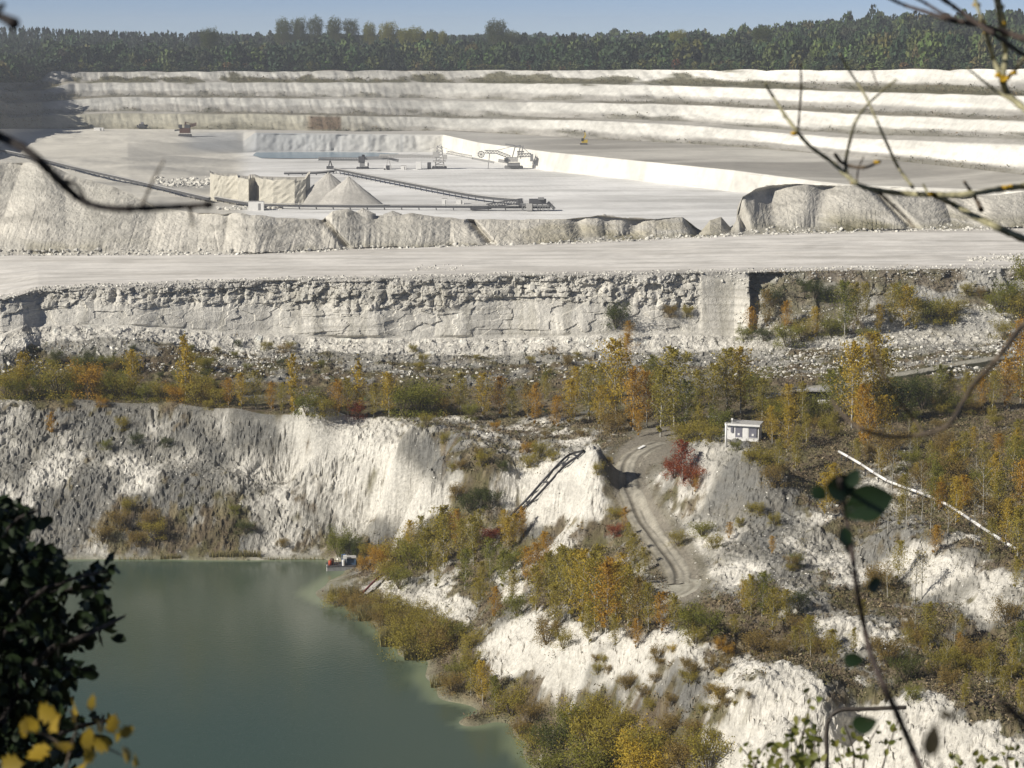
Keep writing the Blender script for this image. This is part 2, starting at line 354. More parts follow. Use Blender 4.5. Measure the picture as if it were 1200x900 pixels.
GRID = {}
for si, seg in enumerate(segs):
    name, D, Z, cs = seg
    X = us[:, None] * D
    rows = D.shape[1]
    Z = Z.copy(); D2 = D.copy()
    if name == 'quarry_ground':
        px, py = to_pix(X, D, Z)
        veg, wht = paint(px, py)
        veg = veg - .10 * sstep(960, 1010, px) * sstep(500, 530, py)
        gz = np.abs(np.gradient(Z, axis=1) / np.gradient(D, axis=1))
        gx = np.abs(np.gradient(Z, axis=0) / np.maximum(np.gradient(X, axis=0), .02))
        slope = np.sqrt(gz ** 2 + gx ** 2)
        steep = sstep(.15, .55, slope)
        land = sstep(-74.9, -73.2, Z)
        trk = seg_dist(px, py, TRACK); ln = np.minimum(sstep(22, 44, trk), sstep(25, 45, np.hypot(px - 772, (py - 690) * 2.2)))
        cut = sstep(330, 350, px) * (1 - sstep(395, 420, px)) * sstep(484, 492, py) * (1 - sstep(525, 545, py))
        amp = land * (0.05 + .95 * ln) * (1 - .85 * cut) * taper(rows, .001, .01)
        big = fbm(X * .09, D * .09, 3, 1)
        # gullies that run down the faces
        wx = X + 1.6 * fbm(X * .12, Z * .25, 2, 9)
        gul = ridged(wx * .22, Z * .05 + D * .02, 4, 5)
        fine = fbm(X * .55, D * .55, 4, 20)
        micro = fbm(X * 2.0, D * 1.6, 3, 30)
        rock_d, rock_id = worley(X * .9, Z * 1.1 + D * .35, 3)
        left = 1 - sstep(380, 470, px)                      # the craggy wall behind the lake
        crag = sstep(.62, .8, ridged(X * .16, Z * .3, 3, 40)) * left * sstep(-69, -64, Z)
        Z = Z + amp * ((.55 * big * (1 - .6 * left)) + steep * ((.75 - .35 * left) * (gul - .55)) + .30 * fine + .36 * micro + steep * (.24 - .16 * left) * (ridged(X * 1.1, Z * .9 + D * .5, 3, 98) - .5) + steep * .3 * (rock_id - .5))
        D2 = D2 + amp * steep * (left * .75 * (gul - .55) + .55 * crag - left * .3 * rock_id + left * .2 * fbm(X * 1.6, Z * 1.6, 3, 97)) * sstep(-74.5, -70, Z)
        # the tree-covered upper plateau is hummocky
        pl = (1 - steep) * sstep(880, 930, px) * sstep(540, 560, py)
        Z = Z + amp * pl * .45 * (ridged(X * .2, D * .35, 3, 44) - .5)
        nz = fbm(X * .3, D * .3, 5, 50) * .55 + fbm(X * 1.1, D * .9, 3, 55) * .45
        v = sstep(-.16, .16, nz + (veg - .5) * 1.25)
        wn_ = sstep(-.5, .5, fbm(X * .22, D * .22, 4, 70) * .9 + (wht - .5) * 1.6)
        chalk = mix(mix(GREY, PALE, sstep(0, .5, wn_)), WHITE, sstep(.4, .95, wn_))
        dirt = np.maximum(sstep(.05, .5, fbm(X * .8, Z * 1.6, 4, 75)) * .45, sstep(.15, .5, fbm(X * .22, Z * .5 + D * .15, 4, 74)) * .5)
        chalk = mix(chalk, c3(.24, .22, .18), dirt * (1 - wn_ * .7))
        # bedding lines on the wall
        bed = sstep(.25, .6, fbm(X * .03, Z * 2.2, 3, 77)) * left * .28
        chalk = mix(chalk, c3(.5, .48, .42), bed)
        chalk = chalk * (1 - .14 * left * (1 - sstep(.5, .8, wht)))[..., None]
        alb = mix(chalk, veg_colour(X, D), v * .93)
        wet = 1 - sstep(-75.0, -74.3, Z)
        alb = mix(alb, c3(.30, .29, .20), wet * .6)
        tr = 1 - sstep(17, 25, trk)
        alb = mix(alb, c3(.25, .225, .18), tr)
        alb = mix(alb, c3(.17, .15, .10), (sstep(17, 23, trk) * (1 - sstep(26, 36, trk))) * .7)
        rough = .3 + .7 * v
        VEG = v
    elif name == 'hillside':
        alb = mix(SOIL, OLIVE, sstep(-.3, .3, fbm(X * .3, D * .3, 3, 80)))
        rough = np.ones(D.shape)
    elif name == 'wooded_terrace':
        px, py = to_pix(X, D, Z)
        tp = taper(rows, .04, .03)
        r = cs; i1, i2 = cs[1], cs[2]
        T = np.zeros(rows); T[:i1 + 1] = 0; T[i1:i2 + 1] = np.linspace(0, 1, i2 - i1 + 1); T[i2:] = 1
        T = T[None, :]
        scree = sstep(.02, .15, T)
        rk, rid = worley(X * .9, D * .7, 8)
        Z = Z + tp * ((.3 * fbm(X * .2, D * .2, 3, 2)) + scree * (.55 * (ridged(X * .25, D * .12, 3, 12) - .5) + .35 * (rid - .5) + .3 * fbm(X * 1.2, D * 1.2, 3, 14)))
        nz = fbm(X * .16, D * .22, 5, 52)
        v = np.clip(np.interp(T, [0, .1, .5, .9, 1], [1, .75, .55, .28, .1]) + 0 * X, 0, 1)
        v = v + np.where(px > 860, .12, 0) + np.where((px > 130) & (px < 860), -.12 * T, 0) + np.where(px < 250, .12, 0)
        v = sstep(-.15, .15, nz + (v - .5) * 1.0) * (1 - .8 * sstep(.93, 1, T))
        w2 = np.clip(.1 + .35 * T + .9 * sstep(.93, 1.0, T) * np.where(px < 860, 1, .3), 0, 1)
        chalk = mix(mix(GREY, PALE, sstep(0, .5, w2)), WHITE, sstep(.5, 1, w2))
        chalk = chalk * (1 + .25 * (rid - .5) + .3 * fbm(X * .8, D * .8, 3, 71))[..., None]
        alb = mix(chalk, veg_colour(X, D), v * .95)
        rough = .5 + .5 * v
    elif name == 'chalk_cliff':
        t = np.linspace(0, 1, rows)[None, :]
        tp = taper(rows, .06, .05)
        px, py = to_pix(X, D, Z)
        smf = 1 - .92 * (sstep(818, 824, px) * (1 - sstep(872, 878, px)) + sstep(955, 960, px) * (1 - sstep(980, 988, px)))
        right = sstep(872, 905, px)
        # the cut beside the smooth pillar goes back into the wall
        notch = sstep(878, 882, px) * (1 - sstep(886, 930, px)) * 3.6
        zb = Z + .15 * fbm(X * .05, Z * .5, 2, 90)
        blk, bid = worley(X * .42 + .3 * fbm(X, Z, 2, 4), zb * .8, 21)
        blk2, bid2 = worley(X * 1.2, zb * 1.7, 22)
        but = fbm(X * .07, Z * .06, 3, 23)
        vert = ridged(X * .33 + .35 * fbm(X * .4, Z * .4, 2, 3), Z * .10, 3, 24)
        top = sstep(.42, .6, t + .12 * fbm(X * .05, X * 0, 2, 31))
        ledges = np.floor(zb / 1.35 + .4 * fbm(X * .04, X * 0, 2, 33)) % 2
        disp = 1.8 * but + top * (1.3 * (vert - .5) + .9 * (bid - .5) + .6 * (bid2 - .5)) + (1 - top) * (.35 * (bid - .5) + .3 * (vert - .5)) + .55 * (ledges - .5) * sstep(-.25, .35, fbm(X * .06, Z * .25, 3, 107)) * (.35 + .65 * top)
        D2 = D2 + tp * smf * disp * 1.0 + tp * notch
        Z = Z + tp * right * (1.1 * (ridged(X * .25, D * .2, 3, 25) - .5)) * smf
        wv = np.clip(.62 + .5 * fbm(X * .08, Z * .4, 4, 26) + .25 * (1 - top), 0, 1)
        alb = mix(PALE, WHITE, wv)
        crack = (1 - sstep(.05, .16, np.abs(((zb / 1.35 + .4 * fbm(X * .04, X * 0, 2, 33)) % 1) - .5))) * .42 * sstep(-.3, .35, fbm(X * .1, Z * .3, 3, 106))
        alb = mix(alb, c3(.3, .28, .23), crack * (1 - right))
        stain = sstep(.1, .5, fbm(X * .5, Z * .12, 4, 27))
        alb = mix(alb, c3(.36, .34, .28), stain * .45)
        rub = sstep(.86, .95, t + .05 * fbm(X * .3, Z * 0, 2, 29))
        alb = mix(alb, c3(.46, .44, .40), rub * .8)
        vr = right * sstep(-.1, .2, fbm(X * .14, Z * .3, 4, 28) + .02)
        alb = mix(alb, c3(.35, .34, .31), right * .8)
        alb = mix(alb, veg_colour(X, D), vr * .8)
        rough = np.full(D.shape, .6)
    elif name == 'haul_road':
        t = np.linspace(0, 1, rows)[None, :]
        Z = Z + taper(rows) * (.05 * fbm(X * .05, D * .3, 3, 7))
        st = fbm(X * .012, D * .45 + X * .012, 4, 34)
        base = mix(c3(.72, .69, .64), c3(.60, .57, .52), sstep(-.25, .5, st))
        base = mix(base, c3(.36, .34, .31), (1 - sstep(0, .10, t + .03 * fbm(X * .3, D * 0, 3, 35))) * .7)
        base = mix(base, c3(.36, .33, .28), sstep(.95, 1, t) * .6)
        tr_ = np.abs(((t * 9 + .4 * fbm(X * .01, D * 0, 2, 36)) % 1) - .5)
        alb = mix(base, c3(.37, .355, .33), (1 - sstep(.03, .12, tr_)) * .35)
        alb = mix(alb, c3(.42, .395, .35), sstep(.12, .45, fbm(X * .03, D * .35, 4, 105)) * .5)
        rough = np.full(D.shape, .25)
    elif name == 'spoil_bank':
        i1 = cs[1]
        t = np.concatenate([np.linspace(0, 1, i1 + 1), np.ones(rows - i1 - 1)])[None, :]
        w = sstep(0, .1, t) * np.concatenate([np.ones(i1 - 2), np.linspace(.9, 0.2, 3), np.zeros(rows - i1 - 1)])[None, :]
        px, py = to_pix(X, D, Z)
        heaps = ridged(X * .045, X * 0, 2, 37) - .5
        wx = X + (t * 4) * fbm(X * .1, D * .02, 2, 39)
        gul = ridged(wx * .9, D * .03, 3, 38) - .5
        for nx_, sl_, wd_, dp_ in ((556, .9, 5, 5), (384, .9, 4, 3), (676, .3, 9, 2), (812, .5, 5, 4), (872, .3, 5, 4), (1066, 1.0, 6, 5), (1142, .2, 14, 3), (745, -.3, 10, 2), (960, -.2, 14, 2.5)):
            D2 = D2 + w * dp_ * np.exp(-((px - nx_ - (py - 262) * sl_) / wd_) ** 2)
        D2 = D2 + w * (6.5 * heaps * (1 + .5 * sstep(850, 900, px)) + .9 * gul * (.4 + .6 * (1 - t)))
        Z = Z + w * (1.0 * heaps + .25 * gul + .22 * fbm(X * 1.1, D * 1.1, 4, 41, .7))
        a = sstep(-.4, .4, fbm(X * .05, D * .1, 4, 42))
        alb = mix(c3(.44, .42, .37), c3(.56, .53, .465), a)
        yel = sstep(560, 640, px) * (1 - sstep(800, 900, px))
        alb = mix(alb, c3(.40, .36, .25), yel * sstep(-.2, .4, fbm(X * .12, Z * .5, 3, 43)) * .6)
        foot = (1 - sstep(0, .3, t)) * sstep(0, .35, fbm(X * .1, D * .2, 3, 45))
        alb = mix(alb, c3(.22, .20, .12), foot * .6)
        dk = sstep(870, 900, px) * (1 - sstep(.1, .6, t)) * sstep(-.1, .3, fbm(X * .08, D * .2, 3, 46))
        alb = mix(alb, c3(.18, .16, .08), dk * .7)
        alb = mix(alb, c3(.28, .265, .23), sstep(.15, .5, fbm(X * .25, Z * .8, 4, 104)) * .5)
        rough = np.full(D.shape, .5)
    elif name == 'pit_floor':
        px, py = to_pix(X, D, Z)
        i3, i4 = cs[3], cs[4]
        w = np.ones((1, rows)); w[:, i3 - 1:i4 + 2] = 0; w[:, -3:] = 0; w[:, :3] = 0
        leftg = 1 - sstep(270, 300, px)
        Z = Z + w * (leftg * (1.0 * fbm(X * .02, D * .02, 4, 47) + 1.1 * fbm(X * .06, D * .05, 4, 46) * sstep(-72, -64, Z + 6)) + .12 * fbm(X * .06, D * .06, 3, 48))
        st = fbm(X * .006 + D * .004, D * .03 - X * .01, 4, 49)
        low = mix(c3(.80, .79, .765), c3(.60, .59, .565), sstep(-.3, .5, st))
        ruts_ = np.abs(((D * .035 + .004 * X + 1.2 * fbm(X * .004, D * .004, 2, 93)) % 1) - .5)
        low = mix(low, c3(.40, .39, .36), (1 - sstep(.02, .09, ruts_)) * .45 * sstep(-.2, .3, fbm(X * .01, D * .02, 3, 94)))
        upc = mix(c3(.32, .30, .265), c3(.54, .515, .46), sstep(-.3, .4, st))
        upc = mix(upc, c3(.47, .45, .41), 1 - sstep(560, 700, px))
        lft = mix(c3(.62, .59, .52), c3(.38, .365, .33), sstep(-.25, .35, fbm(X * .012, D * .02, 5, 51)))
        idx = np.arange(rows)[None, :] + 0 * X
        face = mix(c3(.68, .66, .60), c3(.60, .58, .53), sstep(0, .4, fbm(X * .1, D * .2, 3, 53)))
        shadew = 1 - sstep(470, 525, px)
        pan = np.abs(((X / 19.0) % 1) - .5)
        face = mix(face, c3(.34, .35, .355) , shadew * (1 - sstep(300, 470, px) * .45))  # weaker sunlight on the left bench wall painted in as a greyer face
        face = mix(face, c3(.26, .27, .28), shadew * (1 - sstep(.03, .06, pan)) * .5)
        D2 = D2 + np.where((idx > i3 + 1) & (idx < i4 - 1), 2.2 * (ridged(X * .06, Z * .05, 3, 100) - .5) + .8 * fbm(X * .4, Z * .3, 2, 101), 0) * sstep(290, 310, px)
        low = mix(low, c3(.40, .39, .365), sstep(.1, .5, fbm(X * .012, D * .07, 4, 102)) * .5)
        alb = np.where((idx < i3)[..., None], low, upc)
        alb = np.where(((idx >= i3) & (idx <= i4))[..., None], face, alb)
        alb = mix(alb, lft, leftg)
        # wet grey silt round the pond
        silt = (1 - sstep(300, 430, px)) * sstep(200, 240, px) * sstep(150, 158, py) * (1 - sstep(172, 182, py)) * leftg
        alb = mix(alb, c3(.36, .37, .375), silt * .8)
        rough = np.full(D.shape, .3)
    elif name == 'pit_wall':
        px, py = to_pix(X, D, Z)
        w = taper(rows, .02, .02)
        idx = np.arange(rows)
        alb = np.zeros(D.shape + (3,))
        faces = [(cs[0], cs[1]), (cs[2], cs[3]), (cs[4], cs[5]), (cs[6], cs[7])]
        tt = np.zeros(rows); isf = np.zeros(rows)
        for a_, b_ in faces:
            tt[a_:b_ + 1] = np.linspace(0, 1, b_ - a_ + 1); isf[a_:b_ + 1] = 1
        tt = tt[None, :] + 0 * X; isf = isf[None, :] + 0 * X
        s = X + D * .3
        gul = ridged(s * .05, Z * .03, 4, 54) - .5
        D2 = D2 + w * isf * (2.2 * (ridged(s * .22, Z * .06, 3, 61) - .5) * (1 + (np.arange(rows) >= cs[6])[None, :]) + 4.0 * gul * (.35 + .65 * (1 - np.abs(2 * tt - 1))) + 2 * fbm(s * .02, Z * .05, 2, 56))
        Z = Z + w * (.35 * fbm(s * .12, D * .12, 3, 57) + .5 * isf * gul)
        n1 = fbm(s * .02, Z * .12, 4, 58); n2 = fbm(s * .1, Z * .35, 4, 59)
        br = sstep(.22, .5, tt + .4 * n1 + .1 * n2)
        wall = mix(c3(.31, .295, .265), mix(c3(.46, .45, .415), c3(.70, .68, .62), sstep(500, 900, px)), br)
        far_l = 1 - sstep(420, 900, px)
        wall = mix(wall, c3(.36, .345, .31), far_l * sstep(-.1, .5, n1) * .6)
        # ochre band low on the left part of the back wall
        lowest = (np.arange(rows) <= cs[1])[None, :]
        wall = mix(wall, c3(.34, .315, .22), np.where(lowest, (1 - sstep(300, 520, px)) * .6, 0))
        patch = np.where(lowest, sstep(355, 366, px) * (1 - sstep(398, 402, px)) * sstep(134, 138, py) * (1 - sstep(151, 154, py)), 0)
        wall = mix(wall, c3(.13, .085, .05), patch * .9)
        wall = wall * (1 + .22 * n2 + .12 * fbm(s * .35, Z * .5, 3, 65))[..., None]
        berm = mix(c3(.22, .20, .155), c3(.40, .38, .34), sstep(-.1, .3, n1))
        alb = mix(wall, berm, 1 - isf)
        last = (np.arange(rows) >= cs[5] - 1)[None, :]
        vg = np.where(last, (1 - sstep(.18, .42, tt + .9 * fbm(s * .06, Z * .15, 3, 64) + .3 * n2)), 0)
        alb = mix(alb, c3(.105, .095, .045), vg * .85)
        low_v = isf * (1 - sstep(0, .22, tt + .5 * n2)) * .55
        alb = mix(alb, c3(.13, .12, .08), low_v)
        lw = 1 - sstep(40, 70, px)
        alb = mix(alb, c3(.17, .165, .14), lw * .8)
        rough = np.full(D.shape, .5)
    else:
        alb = mix(c3(.07, .075, .03), SOIL, sstep(-.2, .3, fbm(X * .05, D * .05, 3, 62)))
        Z = Z + taper(rows, .02, .1) * .6 * fbm(X * .03, D * .03, 2, 63)
        rough = np.ones(D.shape)
    seg[1], seg[2] = D2, Z
    GRID[name] = dict(X=us[:, None] * D if name != 'x' else X, D=D2, Z=Z, alb=np.clip(alb, .01, .8), rough=rough)

# full column profiles for placing things
PD = np.concatenate([GRID[s[0]]['D'] for s in segs], 1); PZ = np.concatenate([GRID[s[0]]['Z'] for s in segs], 1)
def ground(X, Y):
    u = X / Y
    i = int(np.clip(np.searchsorted(us, u), 1, NC - 1)); f = (u - us[i - 1]) / (us[i] - us[i - 1])
    r = 0
    for k, w in ((i - 1, 1 - f), (i, f)):
        r += w * np.interp(Y, np.maximum.accumulate(PD[k]), PZ[k])
    return float(r)
def hit(px, py, dmin=100):
    """first terrain point seen through a photo pixel"""
    a, b = ray(px, py)
    i = int(np.clip(np.searchsorted(us, a), 0, NC - 1))
    d = PD[i]; s = PZ[i] - b * d
    ok = np.nonzero((s >= 0) & (d > dmin))[0]
    if len(ok) == 0: return P(px, py, 8000)
    j = ok[0]
    if j > 0 and s[j - 1] < 0:
        f = -s[j - 1] / (s[j] - s[j - 1]); D = d[j - 1] + f * (d[j] - d[j - 1])
    else: D = d[j]
    return Vector((a * D, D, b * D))

# ------------------------------------------------------------------ materials
def new_mat(name):
    m = bpy.data.materials.new(name); m.use_nodes = True
    return m, m.node_tree.nodes, m.node_tree.links, m.node_tree.nodes['Principled BSDF']
def N(nodes, typ, **kw):
    n = nodes.new(typ)
    for k, v in kw.items():
        if k in n.inputs.keys() if isinstance(k, str) and hasattr(n, 'inputs') else False: n.inputs[k].default_value = v
        else: setattr(n, k, v)
    return n
def ground_material(name, scale, bump, vary=.35, dist=.25):
    m, nd, lk, bs = new_mat(name)
    at = nd.new('ShaderNodeAttribute'); at.attribute_name = 'alb'
    ra = nd.new('ShaderNodeAttribute'); ra.attribute_name = 'rough'
    geo = nd.new('ShaderNodeNewGeometry')
    n1 = nd.new('ShaderNodeTexNoise'); n1.inputs['Scale'].default_value = scale; n1.inputs['Detail'].default_value = 8; n1.inputs['Roughness'].default_value = .7
    lk.new(geo.outputs['Position'], n1.inputs['Vector'])
    n2 = nd.new('ShaderNodeTexNoise'); n2.inputs['Scale'].default_value = scale * .13; n2.inputs['Detail'].default_value = 5
    lk.new(geo.outputs['Position'], n2.inputs['Vector'])
    mr = nd.new('ShaderNodeMapRange'); mr.inputs['From Min'].default_value = .3; mr.inputs['From Max'].default_value = .7
    mr.inputs['To Min'].default_value = 1 - vary; mr.inputs['To Max'].default_value = 1 + vary * .6
    lk.new(n1.outputs['Fac'], mr.inputs['Value'])
    mr2 = nd.new('ShaderNodeMapRange'); mr2.inputs['From Min'].default_value = .35; mr2.inputs['From Max'].default_value = .65
    mr2.inputs['To Min'].default_value = .88; mr2.inputs['To Max'].default_value = 1.08
    lk.new(n2.outputs['Fac'], mr2.inputs['Value'])
    mu = nd.new('ShaderNodeMath'); mu.operation = 'MULTIPLY'
    lk.new(mr.outputs[0], mu.inputs[0]); lk.new(mr2.outputs[0], mu.inputs[1])
    vm = nd.new('ShaderNodeVectorMath'); vm.operation = 'SCALE'
    lk.new(at.outputs['Color'], vm.inputs[0]); lk.new(mu.outputs[0], vm.inputs['Scale'])
    lk.new(vm.outputs[0], bs.inputs['Base Color'])
    bs.inputs['Roughness'].default_value = .95
    bs.inputs['Specular IOR Level'].default_value = .15
    bp = nd.new('ShaderNodeBump'); bp.inputs['Strength'].default_value = bump; bp.inputs['Distance'].default_value = dist
    lk.new(n1.outputs['Fac'], bp.inputs['Height']); lk.new(bp.outputs[0], bs.inputs['Normal'])
    return m
def flat_mat(name, col, rough=.7, metal=0, vary=.15, scale=3.0, spec=.3, bump=0):
    m, nd, lk, bs = new_mat(name)
    tc = nd.new('ShaderNodeTexCoord')
    n1 = nd.new('ShaderNodeTexNoise'); n1.inputs['Scale'].default_value = scale; n1.inputs['Detail'].default_value = 5
    lk.new(tc.outputs['Object'], n1.inputs['Vector'])
    mr = nd.new('ShaderNodeMapRange'); mr.inputs['From Min'].default_value = .3; mr.inputs['From Max'].default_value = .7
    mr.inputs['To Min'].default_value = 1 - vary; mr.inputs['To Max'].default_value = 1 + vary
    lk.new(n1.outputs['Fac'], mr.inputs['Value'])
    vm = nd.new('ShaderNodeVectorMath'); vm.operation = 'SCALE'; vm.inputs[0].default_value = col
    lk.new(mr.outputs[0], vm.inputs['Scale']); lk.new(vm.outputs[0], bs.inputs['Base Color'])
    bs.inputs['Roughness'].default_value = rough; bs.inputs['Metallic'].default_value = metal; bs.inputs['Specular IOR Level'].default_value = spec
    if bump:
        bp = nd.new('ShaderNodeBump'); bp.inputs['Strength'].default_value = bump; bp.inputs['Distance'].default_value = .02
        lk.new(n1.outputs['Fac'], bp.inputs['Height']); lk.new(bp.outputs[0], bs.inputs['Normal'])
    return m

def mesh_np(name, verts, faces, mat, smooth=False, attrs=None):
    """faces: (n,k) array"""
    me = bpy.data.meshes.new(name)
    k = faces.shape[1]
    me.vertices.add(len(verts)); me.vertices.foreach_set('co', np.ascontiguousarray(verts, np.float32).ravel())
    me.loops.add(faces.size); me.loops.foreach_set('vertex_index', np.ascontiguousarray(faces, np.int32).ravel())
    me.polygons.add(len(faces)); me.polygons.foreach_set('loop_start', np.arange(0, faces.size, k, dtype=np.int32))
    me.polygons.foreach_set('use_smooth', np.full(len(faces), smooth))
    for an, (typ, dom, data) in (attrs or {}).items():
        a = me.attributes.new(an, typ, dom)
        a.data.foreach_set('color' if typ == 'FLOAT_COLOR' else 'value', np.ascontiguousarray(data, np.float32).ravel())
    me.materials.append(mat)
    me.update(calc_edges=True); me.validate()
    return me
def link(name, me, parent=None, **props):
    o = bpy.data.objects.new(name, me); COL.objects.link(o)
    if parent is not None: o.parent = parent
    for k, v in props.items(): o[k] = v
    return o

MG = {'hillside': ground_material('hillside_soil', 1.0, .5), 'quarry_ground': ground_material('weathered_chalk', 2.2, .9, .32, .35), 'wooded_terrace': ground_material('chalk_scree', 2.2, .9, .42, .35),
      'chalk_cliff': ground_material('cliff_chalk', 1.6, .9, .25, .35), 'haul_road': ground_material('road_chalk', .8, .25, .10, .1), 'spoil_bank': ground_material('spoil', 1.6, .6, .22, .25),
      'pit_floor': ground_material('pit_floor_chalk', .25, .3, .12, .4), 'pit_wall': ground_material('pit_wall_chalk', .25, .7, .22, 1.0), 'forest_ground': ground_material('forest_soil', .2, .4, .3)}
for name, g in GRID.items():
    if name in ('chalk_cliff', 'spoil_bank', 'pit_wall', 'quarry_ground'):
        Xn = g['X']
    X = g['X']; Dn = g['D']
    nr = Dn.shape[1]
    co = np.stack([X, Dn, g['Z']], -1).reshape(-1, 3)
    ii = (np.arange(NC - 1)[:, None] * nr + np.arange(nr - 1)[None, :]).ravel()
    fc = np.stack([ii, ii + nr, ii + nr + 1, ii + 1], 1)
    alb = np.concatenate([g['alb'], np.ones(g['alb'].shape[:2] + (1,))], -1).reshape(-1, 4)
    me = mesh_np(name, co, fc, MG[name], name not in ('chalk_cliff', 'spoil_bank', 'quarry_ground', 'wooded_terrace'), {'alb': ('FLOAT_COLOR', 'POINT', alb), 'rough': ('FLOAT', 'POINT', g['rough'].reshape(-1))})
    link(name, me, kind='structure')

# ------------------------------------------------------------------ lake
def lake():
    xs = np.linspace(-230, 70, 260); ys = np.linspace(149, 312, 200)
    XX, YY = np.meshgrid(xs, ys, indexing='ij')
    dep = LAKE_Z - near_z(XX, YY)
    sh = (1 - sstep(.1, 1.0, dep))
    a = fbm(XX * .03, YY * .02, 3, 81)
    deep = mix(c3(.050, .080, .062), c3(.068, .092, .064), sstep(-.3, .4, a))
    alb = mix(deep, c3(.20, .24, .15), sh * .85)
    co = np.stack([XX, YY, np.full(XX.shape, LAKE_Z)], -1).reshape(-1, 3)
    nr = len(ys); ii = (np.arange(len(xs) - 1)[:, None] * nr + np.arange(nr - 1)[None, :]).ravel()
    fc = np.stack([ii, ii + nr, ii + nr + 1, ii + 1], 1)
    m, nd, lk, bs = new_mat('lake_water')
    at = nd.new('ShaderNodeAttribute'); at.attribute_name = 'alb'
    lk.new(at.outputs['Color'], bs.inputs['Base Color'])
    bs.inputs['Roughness'].default_value = .16; bs.inputs['IOR'].default_value = 1.33
    geo = nd.new('ShaderNodeNewGeometry'); mp = nd.new('ShaderNodeMapping'); mp.inputs['Scale'].default_value = (1.3, 1.7, 1)
    lk.new(geo.outputs['Position'], mp.inputs['Vector'])
    nz = nd.new('ShaderNodeTexNoise'); nz.inputs['Scale'].default_value = 1.6; nz.inputs['Detail'].default_value = 4
    lk.new(mp.outputs[0], nz.inputs['Vector'])
    bp = nd.new('ShaderNodeBump'); bp.inputs['Strength'].default_value = .3; bp.inputs['Distance'].default_value = .05
    lk.new(nz.outputs['Fac'], bp.inputs['Height']); lk.new(bp.outputs[0], bs.inputs['Normal'])
    alb4 = np.concatenate([alb, np.ones(alb.shape[:2] + (1,))], -1).reshape(-1, 4)
    link('lake_water', mesh_np('lake_water', co, fc, m, True, {'alb': ('FLOAT_COLOR', 'POINT', alb4)}), kind='structure')
lake()

# ------------------------------------------------------------------ plants
def leaf_mat(name, cols, trans=.45):
    cols = [(c[0] * 1.04, c[1] * 1.02, c[2] * .7) for c in cols]
    m, nd, lk, bs = new_mat(name)
    at = nd.new('ShaderNodeAttribute'); at.attribute_name = 'tone'
    oi = nd.new('ShaderNodeObjectInfo')
    ad = nd.new('ShaderNodeMath'); ad.operation = 'MULTIPLY_ADD'; ad.inputs[1].default_value = .45
    ml = nd.new('ShaderNodeMath'); ml.operation = 'MULTIPLY'; ml.inputs[1].default_value = .6
    lk.new(at.outputs['Fac'], ml.inputs[0]); lk.new(oi.outputs['Random'], ad.inputs[0]); lk.new(ml.outputs[0], ad.inputs[2])
    rp = nd.new('ShaderNodeValToRGB'); el = rp.color_ramp.elements
    el[0].color = (*cols[0], 1); el[1].color = (*cols[-1], 1)
    for k, c in enumerate(cols[1:-1]):
        e = el.new((k + 1) / (len(cols) - 1)); e.color = (*c, 1)
    lk.new(ad.outputs[0], rp.inputs['Fac'])
    lk.new(rp.outputs['Color'], bs.inputs['Base Color'])
    bs.inputs['Roughness'].default_value = .7; bs.inputs['Specular IOR Level'].default_value = .2
    tr = nd.new('ShaderNodeBsdfTranslucent'); lk.new(rp.outputs['Color'], tr.inputs['Color'])
    mx = nd.new('ShaderNodeMixShader'); mx.inputs[0].default_value = trans
    lk.new(bs.outputs[0], mx.inputs[1]); lk.new(tr.outputs[0], mx.inputs[2])
    lk.new(mx.outputs[0], nd['Material Output'].inputs['Surface'])
    return m
LM = {
 'Y': leaf_mat('yellow_leaves', [(.26, .205, .05), (.42, .31, .06), (.54, .39, .07), (.34, .27, .07)]),
 'O': leaf_mat('orange_leaves', [(.27, .16, .045), (.42, .24, .05), (.50, .31, .06), (.33, .19, .06)]),
 'V': leaf_mat('olive_leaves', [(.17, .155, .045), (.28, .245, .065), (.38, .31, .08), (.29, .25, .075)]),
 'G': leaf_mat('green_leaves', [(.11, .13, .035), (.18, .195, .05), (.26, .25, .065), (.20, .20, .06)]),
 'D': leaf_mat('dark_leaves', [(.05, .065, .03), (.08, .10, .04), (.12, .135, .05)]),
 'B': leaf_mat('brown_leaves', [(.16, .125, .065), (.25, .185, .08), (.31, .22, .09), (.21, .165, .085)]),
 'R': leaf_mat('red_leaves', [(.16, .04, .03), (.30, .07, .045), (.34, .13, .06)]),
 'S': leaf_mat('sparse_leaves', [(.13, .115, .05), (.24, .20, .07), (.33, .26, .09), (.18, .15, .07)]),
}
BIRCH = flat_mat('birch_bark', (.36, .345, .30), .8, vary=.35, scale=14)
BARK = flat_mat('brown_bark', (.12, .095, .07), .9, vary=.3, scale=8)

def tube(pts, radii, sides=5):
    pts = np.asarray(pts, float); V = []; Fc = []
    for i, p in enumerate(pts):
        d = pts[min(i + 1, len(pts) - 1)] - pts[max(i - 1, 0)]; d /= np.linalg.norm(d) + 1e-9
        a = np.cross(d, (0, 0, 1.0)) if abs(d[2]) < .9 else np.cross(d, (1.0, 0, 0)); a /= np.linalg.norm(a); b_ = np.cross(d, a)
        for k in range(sides):
            t_ = 2 * math.pi * k / sides
            V.append(p + radii[i] * (math.cos(t_) * a + math.sin(t_) * b_))
    for i in range(len(pts) - 1):
        for k in range(sides):
            k2 = (k + 1) % sides
            Fc.append((i * sides + k, i * sides + k2, (i + 1) * sides + k2, (i + 1) * sides + k))
    n0 = len(V); V.append(pts[-1]); V.append(pts[0]);
    for k in range(sides):
        k2 = (k + 1) % sides
        Fc.append(((len(pts) - 1) * sides + k, (len(pts) - 1) * sides + k2, n0, n0))
    return np.array(V), Fc
